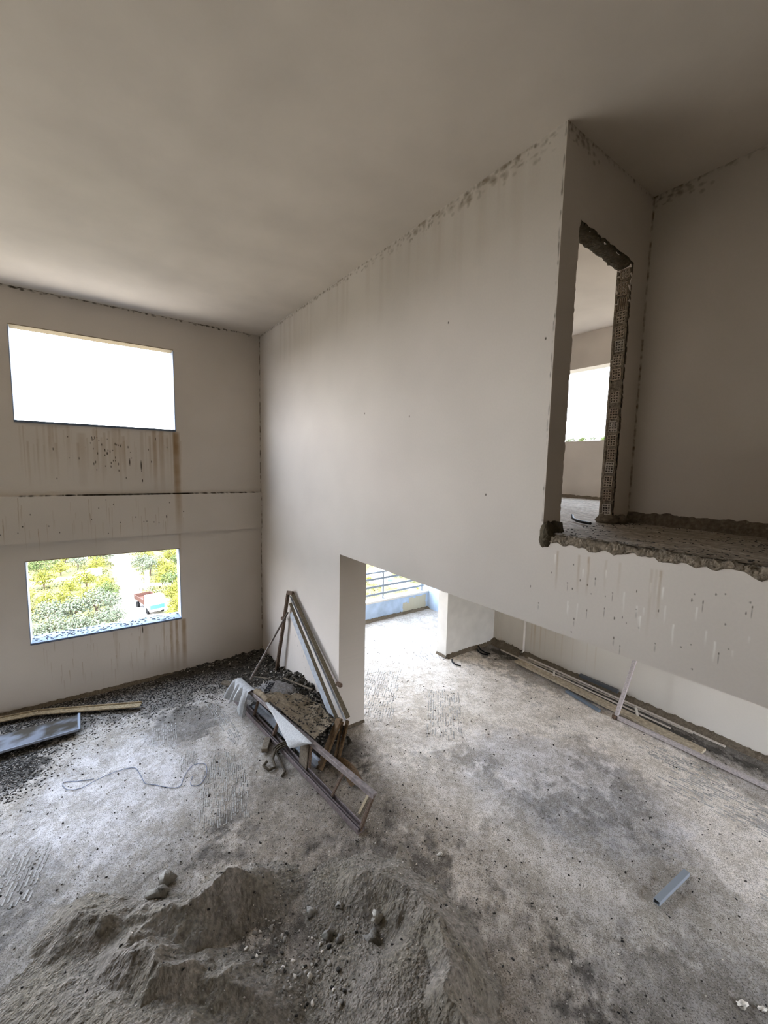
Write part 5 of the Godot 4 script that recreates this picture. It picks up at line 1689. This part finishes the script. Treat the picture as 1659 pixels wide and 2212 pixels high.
# ------------------------------------------------------------------ gravel, chips, droppings
func build_scatter() -> void:
	var tr: Array[Transform3D] = []
	var tc: Array[Color] = []
	for k in 90000:
		var x := rng.randf_range(0.0, 8.2)
		var z := rng.randf_range(-4.0, 4.2)
		if z < 0.02 and z > -0.42 and x < XP:
			continue
		if z < -2.7 and x > 1.8 and x < 2.1:
			continue
		var d := 0.10 + 0.25 * maxf(0.0, noise_a.get_noise_2d(x * 1.5, z * 1.5))
		d += 0.7 * (1.0 - smoothstep(0.5, 1.2, patch(x, z, 4.5, 1.3, 1.3, 1.5, 0.0)))
		d += 0.8 * (1.0 - smoothstep(0.3, 1.0, patch(x, z, 5.0, 1.5, 0.6, 0.3, -0.5)))
		d += 0.35 * (1.0 - smoothstep(0.5, 1.2, patch(x, z, 5.9, 0.2, 1.6, 1.0, 0.0)))
		d += 0.5 * (1.0 - smoothstep(0.4, 1.0, patch(x, z, 3.3, 0.3, 0.6, 0.5, 0.0)))
		if z < -0.5:
			d *= 0.45
		if rng.randf() > d:
			continue
		var h1 := heap1(x, z) if x > 3.4 and x < 5.9 and z > 1.1 and z < 3.6 else -1.0
		var h2 := heap2(x, z) if x > 4.3 and x < 6.8 and z > 0.1 and z < 1.9 else -1.0
		var y := maxf(floor_h(x, z), maxf(h1, h2))
		var s := 0.0025 + 0.006 * pow(rng.randf(), 3.0)
		if patch(x, z, 5.02, 1.52, 0.5, 0.2, -0.5) < 1.0:
			s *= rng.randf_range(1.0, 2.6)
		if maxf(h1, h2) > 0.06:
			if rng.randf() < 0.75:
				continue
		tr.append(Transform3D(Basis.from_euler(Vector3(rng.randf_range(-0.4, 0.4), rng.randf() * TAU, rng.randf_range(-0.4, 0.4))).scaled_local(Vector3(1.2, 0.8, 1.0) * s), Vector3(x, y + s * 0.3, z)))
		var q := rng.randf()
		var c := rng.randf_range(0.16, 0.40)
		if q < 0.16:
			c = rng.randf_range(0.03, 0.09)
		elif q > 0.90:
			c = rng.randf_range(0.5, 0.75)
		tc.append(Color(c * 1.03, c * 0.93, c * 0.79))
	scatter("gravel", tr, tc, "fine gravel and grit scattered across the concrete floor", "gravel")
	# dark droppings: thick along the left wall, sparse elsewhere
	var tr2: Array[Transform3D] = []
	var tc2: Array[Color] = []
	for k in 30000:
		var x := rng.randf_range(0.03, 8.0)
		var z := rng.randf_range(-4.0, 4.2)
		if k < 15000:
			x = 0.04 + absf(rng.randfn()) * 0.5
			z = rng.randf_range(0.3, 4.2)
			if x > 1.5 + 0.5 * noise_a.get_noise_2d(z * 2.0, 1.0):
				continue
		elif k < 19000:
			x = 1.35 + rng.randfn() * 0.35
			z = 3.6 + rng.randfn() * 0.3
		elif rng.randf() > 0.10 + 0.12 * (1.0 - smoothstep(0.4, 1.2, patch(x, z, 3.2, 0.2, 0.5, 0.3, 0.0))):
			continue
		if (z < 0.02 and z > -0.42 and x < XP) or (z < -2.7 and x < 2.1):
			continue
		var s := rng.randf_range(0.004, 0.011) if k < 19000 else rng.randf_range(0.003, 0.010)
		var y := maxf(floor_h(x, z), maxf(heap1(x, z), heap2(x, z)))
		tr2.append(Transform3D(Basis.from_euler(Vector3(rng.randf_range(-0.3, 0.3), rng.randf() * TAU, 0)).scaled_local(Vector3(1.6, 0.6, 0.8) * s), Vector3(x, y + s * 0.35, z)))
		var c := rng.randf_range(0.012, 0.06) if rng.randf() < 0.72 else rng.randf_range(0.12, 0.40)
		tc2.append(Color(c, c * 0.9, c * 0.8))
	for k in 260:
		var x := rng.randf_range(0.3, 7.9)
		var z := rng.randf_range(-4.0, 4.0)
		if (z < 0.02 and z > -0.42 and x < XP) or (z < -2.7 and x < 2.1) or (x > 2.4 and x < 6.0 and z < -3.2):
			continue
		var s := rng.randf_range(0.005, 0.012)
		var y := maxf(floor_h(x, z), maxf(heap1(x, z), heap2(x, z)))
		tr2.append(Transform3D(Basis(Vector3.UP, rng.randf() * TAU).scaled_local(Vector3(1.3, 0.6, 0.9) * s), Vector3(x, y + s * 0.35, z)))
		tc2.append(Color(0.03, 0.026, 0.022))
	scatter("droppings", tr2, tc2, "dark droppings and crumbs, thick along the foot of the left wall", "debris")
